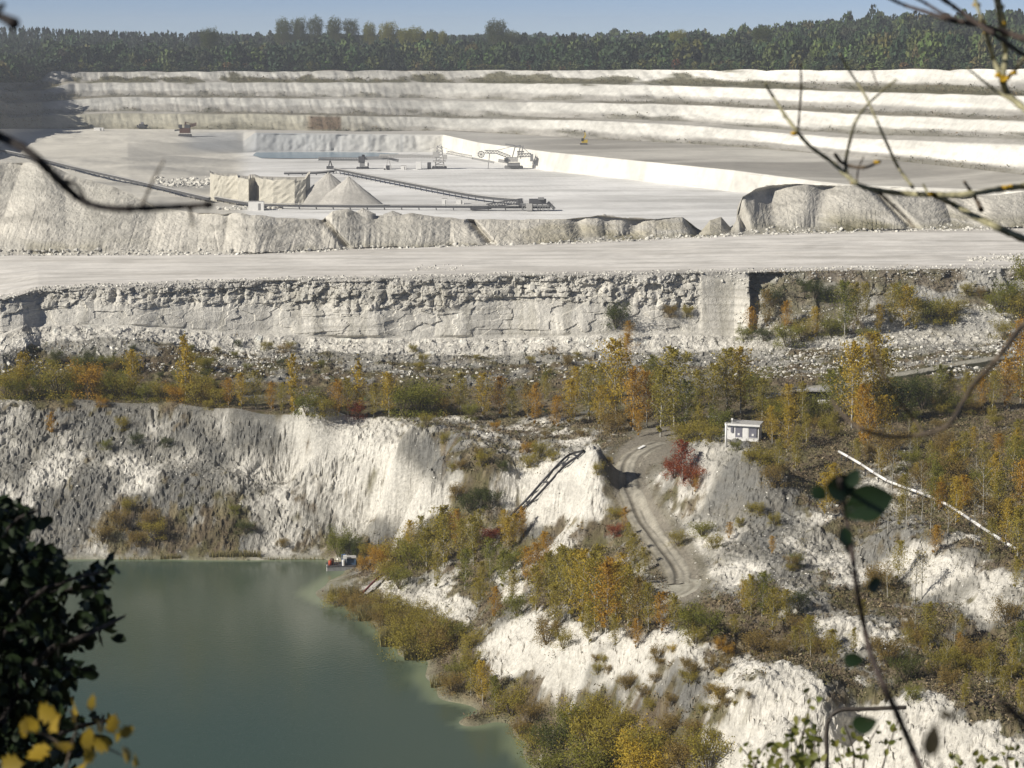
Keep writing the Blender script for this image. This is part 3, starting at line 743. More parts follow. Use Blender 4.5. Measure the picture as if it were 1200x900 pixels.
class MB:
    """collects shapes into one mesh"""
    def __init__(s): s.V = []; s.F = []; s.n = 0
    def add(s, V, Fc):
        s.V.append(np.asarray(V, float)); s.F += [tuple(i + s.n for i in (dict.fromkeys(f))) for f in Fc]; s.n += len(V); return s
    def tube(s, pts, radii, sides=5):
        if not hasattr(radii, '__len__'): radii = [radii] * len(pts)
        V, Fc = tube(pts, radii, sides); return s.add(V, Fc)
    def box(s, c, d, rot=0, tilt=0):
        x, y, z = np.array(d) / 2
        V = np.array([(-x, -y, -z), (x, -y, -z), (x, y, -z), (-x, y, -z), (-x, -y, z), (x, -y, z), (x, y, z), (-x, y, z)])
        if tilt: V = V @ np.array(Matrix.Rotation(tilt, 3, 'Y')).T
        if rot: V = V @ np.array(Matrix.Rotation(rot, 3, 'Z')).T
        return s.add(V + np.array(c), [(0, 3, 2, 1), (4, 5, 6, 7), (0, 1, 5, 4), (1, 2, 6, 5), (2, 3, 7, 6), (3, 0, 4, 7)])
    def bar(s, a, b_, w, h):
        """square-section beam from a to b_"""
        a = np.array(a, float); b_ = np.array(b_, float); d = b_ - a; L = np.linalg.norm(d); d /= L
        sd = np.cross(d, (0, 0, 1.0)); sd = sd / np.linalg.norm(sd) if np.linalg.norm(sd) > 1e-4 else np.array((1.0, 0, 0)); up = np.cross(sd, d)
        V = []
        for p in (a, b_):
            for sx, sz in ((-1, -1), (1, -1), (1, 1), (-1, 1)): V.append(p + sd * sx * w / 2 + up * sz * h / 2)
        return s.add(V, [(0, 1, 2, 3), (7, 6, 5, 4), (0, 4, 5, 1), (1, 5, 6, 2), (2, 6, 7, 3), (3, 7, 4, 0)])
    def cyl(s, a, b_, r, sides=10):
        a = np.array(a, float); b_ = np.array(b_, float); d = (b_ - a) / np.linalg.norm(b_ - a)
        e = np.cross(d, (0, 0, 1.0)) if abs(d[2]) < .9 else np.cross(d, (1.0, 0, 0)); e /= np.linalg.norm(e); f = np.cross(d, e)
        V = [p + r * (math.cos(6.28319 * k / sides) * e + math.sin(6.28319 * k / sides) * f) for p in (a, b_) for k in range(sides)]
        return s.add(V, [(k, (k + 1) % sides, sides + (k + 1) % sides, sides + k) for k in range(sides)] + [tuple(range(sides))[::-1], tuple(range(sides, 2 * sides))])
    def mesh(s, name, mat, smooth=False):
        me = bpy.data.meshes.new(name); me.from_pydata(np.concatenate(s.V).tolist(), [], s.F)
        me.materials.append(mat); me.update()
        if smooth: me.polygons.foreach_set('use_smooth', [True] * len(me.polygons))
        return me
    def obj(s, name, mat, parent=None, smooth=False, **props):
        return link(name, s.mesh(name, mat, smooth), parent, **props)

def leaf_quads(centres, size, rg, flat=0.0, aspect=.7):
    n = len(centres)
    d = rg.normal(size=(n, 3)); d /= np.linalg.norm(d, axis=1)[:, None]
    e = rg.normal(size=(n, 3)); e[:, 2] *= 1 - flat; e -= (e * d).sum(1)[:, None] * d; e /= np.linalg.norm(e, axis=1)[:, None]
    s = (size * (.6 + .8 * rg.random(n)))[:, None] if not hasattr(size, '__len__') else size[:, None] * (.6 + .8 * rg.random((n, 1)))
    a = d * s * .5; b_ = e * s * .5 * aspect
    V = np.stack([centres - a, centres - b_ + a * .1, centres + a, centres + b_ - a * .1], 1).reshape(-1, 3)
    return V, np.arange(4 * n).reshape(n, 4)

# limb skeletons in a unit-height tree
def skeleton(kind, seed):
    rg = np.random.default_rng(seed)
    limbs = []; ends = []
    if kind in ('birch', 'slim', 'sparse'):
        wid = {'birch': .24, 'slim': .13, 'sparse': .22}[kind]; low = {'birch': .07, 'slim': .05, 'sparse': .3}[kind]
        bend = rg.normal(size=2) * .03
        n = 7
        tr = [(bend[0] * math.sin(2.2 * t_) * t_, bend[1] * t_ * math.sin(3 * t_), t_ * .98) for t_ in np.linspace(0, 1, n)]
        limbs.append((tr, list(np.linspace(.013, .002, n))))
        nb = {'birch': 20, 'slim': 22, 'sparse': 16}[kind]
        for k in range(nb):
            t_ = low + (1 - low) * (k + rg.random()) / nb * .97
            env = wid * (math.sin(math.pi * min(1, ((t_ - low) / (1 - low)) ** .75 * .92 + .06)) ** .8) * (.6 + .55 * rg.random())
            ang = k * 2.4 + rg.random()
            p0 = np.array([np.interp(t_, [q[2] for q in tr], [q[0] for q in tr]), np.interp(t_, [q[2] for q in tr], [q[1] for q in tr]), t_])
            out = np.array([math.cos(ang), math.sin(ang), 0])
            p1 = p0 + out * env * .55 + np.array([0, 0, env * .8]); p2 = p0 + out * env + np.array([0, 0, env * 1.1])
            limbs.append(([p0, p1, p2], [.0045, .003, .0012]))
            ends += [(p1, env * .5), (p2, env * .45), (p0 * .4 + p1 * .6, env * .4)]
        ends.append((np.array(tr[-1]), .05))
    elif kind == 'bush':
        for k in range(13):
            ang = k * 2.4 + rg.random(); r_ = .12 + .42 * rg.random(); h_ = .45 + .5 * rg.random() * (1 - r_ * .5)
            p0 = np.array([math.cos(ang) * .03, math.sin(ang) * .03, 0]); p2 = np.array([math.cos(ang) * r_, math.sin(ang) * r_, h_]); p1 = (p0 + p2) / 2 + np.array([0, 0, .1])
            limbs.append(([p0, p1, p2], [.014, .008, .003])); ends += [(p1, .16), (p2, .15), ((p1 + p2) / 2, .15)]
            q = p2 * .9 + rg.normal(size=3) * .1; q[2] = max(.1, q[2]); limbs.append(([p1, q], [.006, .002])); ends.append((q, .13))
            ends.append((np.array([math.cos(ang) * r_ * 1.1, math.sin(ang) * r_ * 1.1, .14]), .15))
    elif kind == 'wide':
        for k in range(16):
            ang = k * 2.4 + rg.random(); r_ = .25 + .75 * rg.random(); h_ = (.4 + .6 * rg.random()) * math.sqrt(max(.1, 1 - (r_ / 1.25) ** 2))
            p0 = np.array([math.cos(ang) * .1, math.sin(ang) * .1, 0]); p2 = np.array([math.cos(ang) * r_, math.sin(ang) * r_, h_]); p1 = (p0 + p2) / 2 + np.array([0, 0, .12])
            limbs.append(([p0, p1, p2], [.014, .009, .003])); ends += [(p1, .2), (p2, .2), ((p1 + p2) / 2, .2), (np.array([p2[0], p2[1], h_ * .4]), .2)]
    elif kind == 'broad':
        for k in range(42):
            a_ = k * 2.4; z_ = 1 - 1.8 * (k + .5) / 42; q_ = math.sqrt(1 - z_ * z_); rr_ = rg.uniform(.55, 1.12)
            ends.append((np.array([.38 * q_ * math.cos(a_) * rr_, .38 * q_ * math.sin(a_) * rr_, .80 + .19 * z_ * rr_]), .10))
        tr = [(0, 0, 0), (.01, 0, .2), (.0, .01, .42)]
        limbs.append((tr, [.03, .024, .018]))
        for k in range(15):
            ang = k * 2.4 + rg.random() * .8; r_ = .1 + .32 * rg.random(); h_ = .5 + .45 * (1 - (r_ / .45) ** 2) * (.5 + .5 * rg.random())
            p0 = np.array([0, 0, .2 + .25 * rg.random()]); p2 = np.array([math.cos(ang) * r_, math.sin(ang) * r_, h_]); p1 = (p0 + p2) / 2 + np.array([0, 0, .04])
            limbs.append(([p0, p1, p2], [.014, .009, .003])); ends += [(p2, .14), ((p1 + p2) / 2, .13), (p2 * .85 + np.array([0, 0, -.05]), .13)]
    elif kind == 'conifer':
        limbs.append(([(0, 0, 0), (0, 0, .5), (0, 0, 1)], [.02, .012, .002]))
        for k in range(34):
            t_ = .12 + .86 * k / 34; r_ = .24 * (1 - t_) * (.7 + .6 * rg.random()) + .015; ang = k * 2.4
            p0 = np.array([0, 0, t_]); p2 = np.array([math.cos(ang) * r_, math.sin(ang) * r_, t_ - r_ * .35])
            limbs.append(([p0, p2], [.005, .002])); ends += [(p2, .04), ((p0 + p2) / 2, .045)]
    return limbs, ends, rg

SPEC = {  # leaves per clump, leaf size, clump flattening
 'birch': (44, .025, 1.0), 'slim': (32, .024, 1.2), 'sparse': (8, .020, 1.0), 'bush': (52, .034, .8), 'wide': (90, .034, .7), 'broad': (70, .030, .7), 'conifer': (7, .05, .6)}
_cache = {}
def tree_meshes(kind, var, colour, bark):
    key = (kind, var, colour, bark)
    if key in _cache: return _cache[key]
    limbs, ends, rg = skeleton(kind, 100 + var * 17 + len(kind))
    tb = MB()
    for p_, r_ in limbs: tb.tube(p_, r_, 5 if len(p_) > 3 else 3)
    tm = tb.mesh('trunk', BIRCH if bark == 'birch' else BARK, True)
    npc, ls, fl = SPEC[kind]
    cs_ = []
    for c_, r_ in ends:
        q = rg.normal(size=(npc, 3)) * r_ * .55; q[:, 2] *= fl; cs_.append(np.asarray(c_) + q)
    cs_ = np.concatenate(cs_); cs_ = cs_[cs_[:, 2] > .01]
    V, Fc = leaf_quads(cs_, ls, rg, .3)
    # leaf tone varies at random and in soft clumps
    tone = np.clip(.5 + .3 * rg.normal(size=len(Fc)) + .25 * fbm(cs_[:, 0] * 9, cs_[:, 2] * 9, 2, var), 0, 1)
    cm = mesh_np('crown', V, Fc, LM[colour], False, {'tone': ('FLOAT', 'FACE', tone)})
    _cache[key] = (tm, cm)
    return tm, cm
PLANTS = []     # (object, px, height px, colour, kind, area)
def plant(px, py, hp, colour, kind='birch', area='', pos=None, wide=1.0, var=None, name=None):
    p = hit(px, py) if pos is None else pos
    dep = p.y * CP - p.z * SP
    h = hp * dep / F
    k = 'sparse' if colour == 'S' else kind
    bark = 'birch' if k in ('birch', 'slim', 'sparse') else 'brown'
    tm, cm = tree_meshes(k, random.randrange(4) if var is None else var, colour, bark)
    nm = name or {'birch': 'birch_tree', 'slim': 'birch_tree', 'sparse': 'young_birch', 'bush': 'bush', 'wide': 'willow_bush', 'broad': 'broadleaf_tree', 'conifer': 'pine_tree'}[k]
    root = bpy.data.objects.new(nm, None); COL.objects.link(root)
    root.location = p - Vector((0, 0, .06)); root.rotation_euler = (0, 0, random.random() * 6.28)
    w_ = wide * random.uniform(.9, 1.12)
    root.scale = (h * w_, h * w_, h)
    root.empty_display_size = .1
    link('trunk', tm, root); link('crown', cm, root)
    PLANTS.append([root, px, py, hp, colour, k, area])
    return root

def rows(area, items):
    for it in items:
        px, py, hp, c = it[:4]; hp = hp * (.88 if px > 520 else 1.0); kind = it[4] if len(it) > 4 else {'G': 'bush', 'D': 'bush', 'R': 'bush', 'B': 'bush'}.get(c, 'birch')
        plant(px, py, hp, c, kind, area, wide=it[5] if len(it) > 5 else 1.0)

rows('on the ledge above the grey lake wall', [(8,467,42,'V','bush'),(28,466,52,'Y'),(18,468,30,'G'),(50,467,34,'G'),(70,466,54,'V','bush'),(88,466,36,'G'),(105,467,48,'O','bush'),(124,467,34,'V','bush'),(138,468,38,'G'),(155,468,58,'Y'),(147,469,34,'V','bush'),(172,470,30,'G'),(190,470,26,'V','bush'),(218,471,80,'Y','slim'),(206,471,28,'O','bush'),(228,472,40,'V','bush'),(242,474,30,'B'),(255,476,28,'V','bush'),(268,477,34,'O'),(283,479,42,'Y'),(300,480,46,'V'),(318,482,34,'O'),(331,484,36,'V'),(345,486,72,'Y','slim'),(360,487,36,'G'),(378,488,32,'V','bush'),(396,489,44,'O'),(408,489,46,'V'),(421,489,68,'Y','slim'),(419,491,26,'R'),(438,489,40,'V'),(456,489,52,'Y'),(474,488,44,'G'),(490,488,48,'G'),(505,488,46,'G'),(520,487,32,'B')])
rows('below the middle of the chalk cliff', [(540,486,56,'V'),(552,492,26,'G'),(566,490,60,'Y'),(585,489,54,'O'),(600,491,44,'V'),(618,493,50,'B','birch'),(627,499,56,'O'),(652,503,44,'O'),(640,470,34,'V'),(668,499,62,'Y'),(690,492,74,'V'),(702,501,56,'Y'),(722,497,112,'Y'),(735,430,44,'O'),(742,505,84,'O'),(758,500,74,'O'),(774,512,92,'V'),(790,500,104,'V'),(803,507,70,'G','birch'),(720,508,40,'B'),(748,512,36,'O'),(818,492,66,'V'),(835,488,70,'V'),(852,486,88,'V'),(868,484,86,'Y'),(880,470,50,'G'),(893,492,54,'V'),(765,470,60,'G','birch'),(705,470,50,'V'),(675,470,46,'Y')])
rows('on the rubble slope below the haul road', [(722,384,38,'D'),(736,402,30,'O'),(880,393,38,'O'),(872,400,26,'G'),(898,386,52,'B','birch'),(896,400,26,'D'),(922,407,36,'G'),(921,388,40,'O','birch'),(905,360,34,'D'),(940,400,34,'V','bush'),(955,397,42,'Y'),(942,342,24,'D'),(955,350,28,'D'),(968,354,28,'D'),(975,395,38,'G'),(990,397,76,'G','birch'),(1003,385,60,'V'),(1014,372,46,'V'),(1030,392,40,'Y'),(1018,400,26,'G'),(1045,382,56,'V'),(1060,386,58,'Y'),(1072,388,44,'V'),(1058,360,36,'G'),(1088,378,40,'G'),(1102,380,46,'V','bush'),(1118,372,34,'V','bush'),(1133,346,22,'V','bush'),(1170,366,40,'G'),(1184,360,42,'G'),(1196,372,50,'V','bush'),(1176,398,30,'V','bush'),(1150,350,20,'B'),(785,372,22,'B'),(805,372,20,'V','bush'),(1210,350,60,'G'),(1215,380,50,'V')])
rows('at the foot of the light embankment on the right', [(985,482,60,'G','birch'),(972,492,66,'G','birch'),(998,502,112,'Y'),(1022,494,118,'Y'),(1010,516,74,'O'),(1016,530,72,'O'),(1035,514,58,'Y'),(1046,490,60,'D'),(1060,478,52,'D'),(1080,480,48,'D'),(1034,470,70,'V'),(1100,482,62,'G','birch'),(1112,480,50,'V'),(1132,482,52,'V'),(1150,482,48,'O'),(1163,482,54,'V'),(1180,480,66,'O'),(1196,474,114,'O'),(1206,480,70,'V'),(1120,486,40,'G'),(940,492,50,'V'),(925,498,54,'Y'),(912,500,40,'G'),(956,496,44,'G'),(900,492,38,'V','bush'),(1070,470,36,'G')])
rows('beside the white hut', [(820,514,46,'V'),(832,518,34,'V','bush'),(842,512,44,'G'),(805,518,40,'V','bush'),(893,545,34,'V','bush'),(880,541,24,'V','bush'),(905,520,50,'Y'),(922,530,62,'Y'),(912,556,48,'V'),(932,552,52,'V'),(945,520,40,'V'),(862,528,16,'G'),(906,570,40,'B')])
rows('beside the rutted dirt track', [(800,566,56,'R','birch',1.5),(812,570,34,'R'),(790,560,34,'R'),(815,578,26,'O'),(823,628,28,'G','bush',1.3),(855,632,24,'O'),(905,650,26,'O'),(732,622,32,'O'),(736,645,38,'V'),(742,660,40,'V'),(722,608,22,'V','bush'),(722,628,24,'R'),(755,672,36,'V'),(748,690,34,'V'),(795,640,26,'V','bush'),(880,600,16,'V','bush')])
rows('in the birch thicket below the white pile', [(630,690,62,'O'),(618,684,50,'O'),(643,702,64,'V'),(655,715,84,'V'),(668,725,92,'V'),(682,735,104,'Y'),(697,740,106,'V'),(710,742,96,'O'),(722,735,86,'Y'),(736,738,84,'V'),(748,742,76,'B','birch'),(760,738,64,'V'),(775,742,56,'O'),(640,672,56,'O'),(628,720,66,'V'),(650,738,60,'V'),(675,700,64,'Y'),(700,700,70,'V'),(715,705,60,'O'),(730,700,60,'Y'),(790,740,50,'V'),(808,742,46,'G'),(660,690,60,'V'),(690,755,50,'V'),(640,755,40,'B'),(720,758,44,'V'),(745,760,40,'O'),(602,640,44,'Y'),(590,632,40,'Y'),(612,632,44,'O')])
rows('on the wooded slope beside the lake', [(520,665,72,'V'),(535,640,50,'O'),(528,628,30,'R','birch'),(555,662,66,'V'),(575,682,60,'G','birch'),(500,672,54,'V'),(480,655,46,'Y'),(596,650,50,'Y'),(545,690,54,'G','birch'),(565,702,50,'V'),(590,690,52,'G','birch'),(575,638,28,'R'),(560,715,44,'V'),(580,725,44,'O'),(512,690,44,'V'),(465,662,42,'V','bush'),(448,670,36,'O','bush'),(455,680,30,'V','bush'),(468,690,30,'G'),(492,648,44,'V'),(540,660,60,'V'),(600,706,44,'V'),(606,722,36,'G'),(518,640,40,'G','birch'),(560,640,50,'V'),(550,600,34,'D'),(575,596,30,'D'),(535,585,26,'B'),(560,585,24,'D'),(600,670,40,'G'),(486,668,44,'G')])
rows('on the lake shore', [(398,652,42,'G','wide',.6),(412,650,30,'D','wide',.6),(410,712,26,'B','wide'),(395,710,22,'V','wide'),(430,722,32,'B','wide',.8),(450,738,34,'B','wide',.8),(470,755,40,'V','wide',.8),(492,768,52,'V','wide'),(515,764,44,'B','wide',.8),(505,740,36,'V','wide',.8),(535,752,38,'G'),(478,730,34,'V','wide'),(455,715,28,'V','wide'),(552,760,36,'V','bush'),(550,790,40,'V','bush'),(566,826,60,'Y','birch'),(552,815,48,'V','birch'),(530,812,40,'B','bush'),(580,836,50,'G','birch'),(600,838,50,'V','bush'),(620,850,40,'B'),(535,798,34,'G'),(425,668,20,'O','bush'),(440,660,24,'O','bush'),(430,655,22,'V','bush')])
rows('at the foot of the white crest in the foreground', [(650,886,56,'D','bush',1.2),(690,880,80,'V','bush'),(672,860,60,'G','bush'),(715,905,84,'V','bush'),(745,905,70,'Y','bush'),(640,915,50,'G'),(700,850,50,'V','bush'),(730,860,50,'V','bush'),(770,890,62,'V','bush'),(800,900,60,'B'),(830,905,66,'V','bush'),(785,860,36,'B'),(625,878,40,'V','bush'),(610,862,30,'B'),(755,930,80,'Y','bush'),(690,925,80,'G','bush'),(815,862,32,'B'),(768,800,22,'B'),(852,768,22,'O','bush'),(812,792,24,'B'),(700,790,18,'V','bush'),(845,820,26,'B'),(660,760,30,'V','bush'),(835,870,30,'V','bush')])
rows('on the scrubby ground behind the white crest', [(830,742,44,'G'),(872,718,44,'Y'),(880,724,58,'V'),(893,722,60,'G','birch'),(905,742,60,'V'),(920,730,46,'V'),(935,715,34,'D'),(860,750,36,'V'),(885,765,40,'B'),(950,770,56,'V'),(932,768,40,'V'),(975,780,50,'V'),(965,765,36,'B'),(1000,765,34,'V'),(815,755,30,'V','bush'),(912,772,34,'B'),(940,750,40,'B'),(842,760,20,'O','bush')])
rows('on the scrubby plateau below the white pipe', [(1055,618,44,'V'),(1052,682,56,'V'),(1080,700,62,'S'),(1072,706,72,'S'),(1090,762,64,'V'),(1118,762,56,'S'),(1072,746,44,'S'),(1125,765,28,'O'),(1108,788,44,'S'),(1180,730,40,'B'),(1040,700,50,'S'),(1028,690,40,'B'),(940,668,44,'S'),(935,664,22,'G'),(1140,780,50,'B'),(1160,800,50,'V'),(1185,800,60,'V'),(1195,780,60,'G','birch'),(1175,820,46,'V'),(1110,810,40,'B'),(1060,800,46,'D'),(1040,780,50,'B'),(1195,840,50,'V'),(1130,830,34,'V'),(1070,820,30,'G'),(1095,650,40,'O'),(1085,660,44,'S'),(1210,740,60,'V'),(1210,820,60,'V')])
rows('on the scrubby plateau above the white pipe', [(975,590,54,'Y'),(968,606,60,'Y'),(1005,545,36,'V'),(1030,560,44,'S'),(1045,575,54,'S'),(1065,545,40,'S'),(1062,620,60,'S'),(1040,626,54,'S'),(1095,598,52,'G','birch'),(1102,560,44,'G'),(1090,548,36,'V'),(1120,616,64,'Y'),(1128,600,50,'O'),(1152,606,74,'S'),(1142,640,50,'S'),(1165,580,56,'Y'),(1170,610,66,'V'),(1178,640,64,'Y'),(1192,660,76,'V'),(1195,600,70,'O'),(1186,560,56,'V'),(1130,545,44,'V'),(1150,550,40,'S'),(1110,640,56,'S'),(1090,628,52,'S'),(1080,610,46,'S'),(1012,600,34,'S'),(1025,620,40,'B','birch'),(1075,530,40,'V'),(1192,530,44,'V'),(1170,540,36,'O'),(1060,590,40,'V'),(1210,640,80,'V'),(1208,700,60,'Y'),(1120,560,50,'V'),(1100,600,40,'O'),(1160,650,50,'V'),(1190,690,40,'V')])
rows('low on the grey lake wall', [(60,508,26,'O','slim',1.6),(145,505,20,'V','bush'),(125,527,16,'G'),(160,520,18,'D'),(195,524,16,'D'),(275,602,16,'G'),(288,625,22,'D'),(140,622,30,'B'),(150,600,20,'V','bush'),(160,640,24,'B'),(180,632,28,'V','bush'),(120,635,24,'B'),(175,618,24,'B'),(330,640,14,'B'),(120,477,16,'O','bush'),(80,477,14,'V','bush'),(245,480,14,'V','bush')])
rows('on the terrace edge between the lake wall and the white pile', [(560,535,16,'B'),(565,546,26,'V','bush'),(540,550,20,'B'),(590,552,18,'D'),(620,548,24,'V','bush'),(632,538,28,'V','bush'),(648,540,20,'V','bush'),(580,505,16,'O','bush'),(618,530,20,'O','bush'),(530,552,16,'V','bush'),(520,520,16,'V','bush'),(640,514,16,'B'),(700,556,20,'V','bush'),(713,543,14,'Y','bush'),(500,500,18,'V','bush'),(680,512,14,'B')])

# more young trees strewn over the open ground
def inside(px, py, poly):
    c = False; j = len(poly) - 1
    for i in range(len(poly)):
        (xi, yi), (xj, yj) = poly[i], poly[j]
        if (yi > py) != (yj > py) and px < (xj - xi) * (py - yi) / (yj - yi) + xi: c = not c
        j = i
    return c
def strew(area, poly, n, mixw, hr):
    xs = [p[0] for p in poly]; ys = [p[1] for p in poly]; k = 0
    keys = list(mixw); ws = [mixw[q] for q in keys]
    while k < n:
        x, y = random.uniform(min(xs), max(xs)), random.uniform(min(ys), max(ys))
        if not inside(x, y, poly): continue
        c, kd = random.choices(keys, ws)[0]
        plant(x, y, random.uniform(*hr), c, kd, area); k += 1
strew('on the scrubby plateau above the white pipe', [(990, 520), (1200, 510), (1200, 640), (1000, 560)], 44, {('S', 'sparse'): 5, ('V', 'birch'): 3, ('B', 'bush'): 3, ('Y', 'birch'): 1, ('G', 'bush'): 1}, (18, 44))
strew('on the scrubby plateau below the white pipe', [(1010, 690), (1190, 750), (1195, 835), (1010, 780)], 26, {('S', 'sparse'): 4, ('V', 'birch'): 2, ('B', 'bush'): 4, ('V', 'bush'): 3}, (14, 36))
strew('behind the far end of the tree row', [(20, 425), (260, 430), (260, 460), (10, 462)], 22, {('G', 'bush'): 3, ('V', 'bush'): 3, ('D', 'bush'): 3, ('B', 'bush'): 1}, (14, 26))
strew('on the scree below the chalk cliff', [(40, 400), (330, 405), (860, 420), (860, 455), (60, 440)], 34, {('G', 'bush'): 2, ('V', 'bush'): 3, ('D', 'bush'): 2, ('B', 'bush'): 2}, (7, 16))
strew('among the tree trunks below the embankment', [(900, 480), (1195, 470), (1195, 500), (900, 520)], 26, {('V', 'bush'): 4, ('B', 'bush'): 3, ('G', 'bush'): 2}, (12, 26))

strew('on the stained middle of the long white slope', [(690, 765), (830, 760), (890, 800), (860, 850), (740, 830)], 26, {('B', 'bush'): 5, ('V', 'bush'): 3, ('Y', 'bush'): 1}, (8, 22))
strew('on the grey hump and its flanks', [(810, 560), (930, 580), (1000, 680), (900, 690), (820, 640)], 7, {('B', 'bush'): 3, ('V', 'bush'): 3, ('S', 'sparse'): 3, ('O', 'bush'): 1}, (9, 24))
# ---- labels
WORD = {'Y': 'yellow', 'O': 'orange', 'V': 'olive', 'G': 'green', 'D': 'dark green', 'B': 'brown', 'R': 'red', 'S': 'almost leafless'}
KW = {'birch': 'birch', 'slim': 'narrow birch', 'sparse': 'young birch', 'bush': 'bush', 'wide': 'spreading bush', 'broad': 'tree', 'conifer': 'pine'}
ORD = ['leftmost', 'second', 'third', 'fourth', 'fifth', 'sixth', 'seventh', 'eighth', 'ninth', 'tenth', 'eleventh', 'twelfth']
LANDM = [(870, 505, 'the white hut'), (800, 545, 'the red maple bush'), (778, 691, 'the turning place'), (400, 662, 'the pontoon'), (985, 537, 'the white pipe upper end'), (1188, 648, 'the white pipe lower end'),
         (1085, 590, 'the white pipe middle'), (640, 570, 'the twin black pipes'), (688, 530, 'the white pile tip'), (735, 560, 'the dirt track bend'), (785, 640, 'the lower dirt track'), (435, 687, 'the dark red pipe'), (848, 345, 'the smooth pillar of the cliff'),
         (820, 545, 'the grey hump'), (963, 472, 'the culvert'), (1110, 670, 'the right white bank'), (970, 728, 'the low white tongue'), (1085, 815, 'the right foreground crest'), (950, 795, 'the sharp foreground crest'), (969, 850, 'the bent rail'),
         (1100, 433, 'the embankment path'), (1168, 303, 'the stones on the road'), (500, 775, 'the small lake cove'), (640, 745, 'the long white slope'), (510, 700, 'the white patch on the promontory'), (276, 655, 'the long reed fringe'), (200, 655, 'the short reed fringe'),
         (30, 375, 'the gully at the cliff end'), (130, 385, 'the left end of the cliff'), (330, 380, 'the middle left cliff'), (560, 380, 'the middle of the cliff'), (380, 487, 'the grey wall top'), (60, 467, 'the far left wall top'), (640, 860, 'the lower lake shore'), (800, 745, 'the crest above the thicket')]
def label_plants(items):
    buckets = {}
    for it in items:
        sz = 'low' if it[3] < 20 else ('small' if it[3] < 32 else ('mid-height' if it[3] < 46 else ('tall' if it[3] < 70 else 'very tall')))
        x, y = it[1], it[2]
        lx, ly, ln = min(LANDM, key=lambda q: (q[0] - x) ** 2 + 1.6 * (q[1] - y) ** 2)
        dx_, dy_ = x - lx, (y - ly) * 1.4
        far_ = abs(dx_) + abs(dy_) > 55
        dr = ('right of' if dx_ > 0 else 'left of') if abs(dx_) > abs(dy_) else ('in front of' if dy_ > 0 else 'behind')
        dr = ('well ' if far_ else 'close ' if abs(dx_) + abs(dy_) < 18 else '') + dr
        buckets.setdefault((sz, it[4], it[5], dr, ln), []).append(it)
    for (sz, c, k, dr, ln), L_ in buckets.items():
        L_.sort(key=lambda q: q[1])
        base = f"{sz} {WORD[c]} {KW[k]} {dr} {ln}"
        for i, it in enumerate(L_):
            lab = base
            if 1 < len(L_) <= 12: lab += ', leftmost' if i == 0 else (', rightmost' if i == len(L_) - 1 else ', ' + ORD[i] + ' one')
            it[0]['label'] = lab
            it[0]['category'] = 'tree' if k in ('birch', 'slim', 'sparse', 'broad', 'conifer') else 'bush'
            it[0]['group'] = ('trees ' if it[0]['category'] == 'tree' else 'bushes ') + it[6]
label_plants(PLANTS)

# ---- trees on the skyline
def far_tree(px, ytop, wpx, colour, kind, D, label):
    a, b_ = ray(px, ytop); X = a * D; zt = b_ * D; g = ground(X, D); h = zt - g
    tm, cm = tree_meshes(kind, random.randrange(4), colour, 'brown')
    nm = 'pine_tree' if kind == 'conifer' else 'skyline_tree'
    root = bpy.data.objects.new(nm, None); COL.objects.link(root)
    root.location = (X, D, g - .1); wd = wpx * D / F
    bw = {'broad': .82, 'birch': .45, 'conifer': .45}[kind]
    root.scale = (wd / bw, wd / bw, h); root.rotation_euler = (0, 0, random.random() * 6)
    link('trunk', tm, root); link('crown', cm, root)
    root['label'] = label; root['category'] = 'tree'; root['group'] = 'trees standing above the forest skyline'
far_tree(245, 33, 22, 'D', 'broad', 1500, 'low round dark tree rising alone above the forest at left')
for k_, (x_, yt) in enumerate([(332, 23), (350, 22), (369, 21), (391, 22), (411, 23)]):
    far_tree(x_, yt - 1, 19, 'D', 'broad', 1720, ['first', 'second', 'third', 'fourth', 'fifth'][k_] + ' of five round dark trees in the skyline row, from left')
far_tree(432, 27, 16, 'G', 'broad', 1720, 'pale thin-crowned tree on skyline just right of five dark trees')
far_tree(455, 26, 20, 'G', 'broad', 1700, 'pale olive tree on skyline, wider of the pale pair')
far_tree(474, 33, 16, 'G', 'broad', 1600, 'small olive tree on the skyline left of the twin green crown')
far_tree(486, 32, 20, 'G', 'broad', 1600, 'rounded green tree on the skyline at the right end of the row')
far_tree(505, 36, 12, 'G', 'broad', 1560, 'small yellowish tree just above the forest right of the row')
far_tree(519, 37, 12, 'G', 'broad', 1560, 'tiny yellowish tree just above the forest left of lone oak')
far_tree(581, 24, 26, 'D', 'broad', 1600, 'lone dark oak rising above the middle of the forest')
far_tree(600, 36, 24, 'D', 'broad', 1620, 'low wide dark tree touching the right side of lone oak')
far_tree(795, 35, 22, 'G', 'broad', 1450, 'broad green crown on the skyline left of the wooded hill')
far_tree(893, 31, 24, 'D', 'broad', 1350, 'broad dark crown at the left end of the wooded hill')

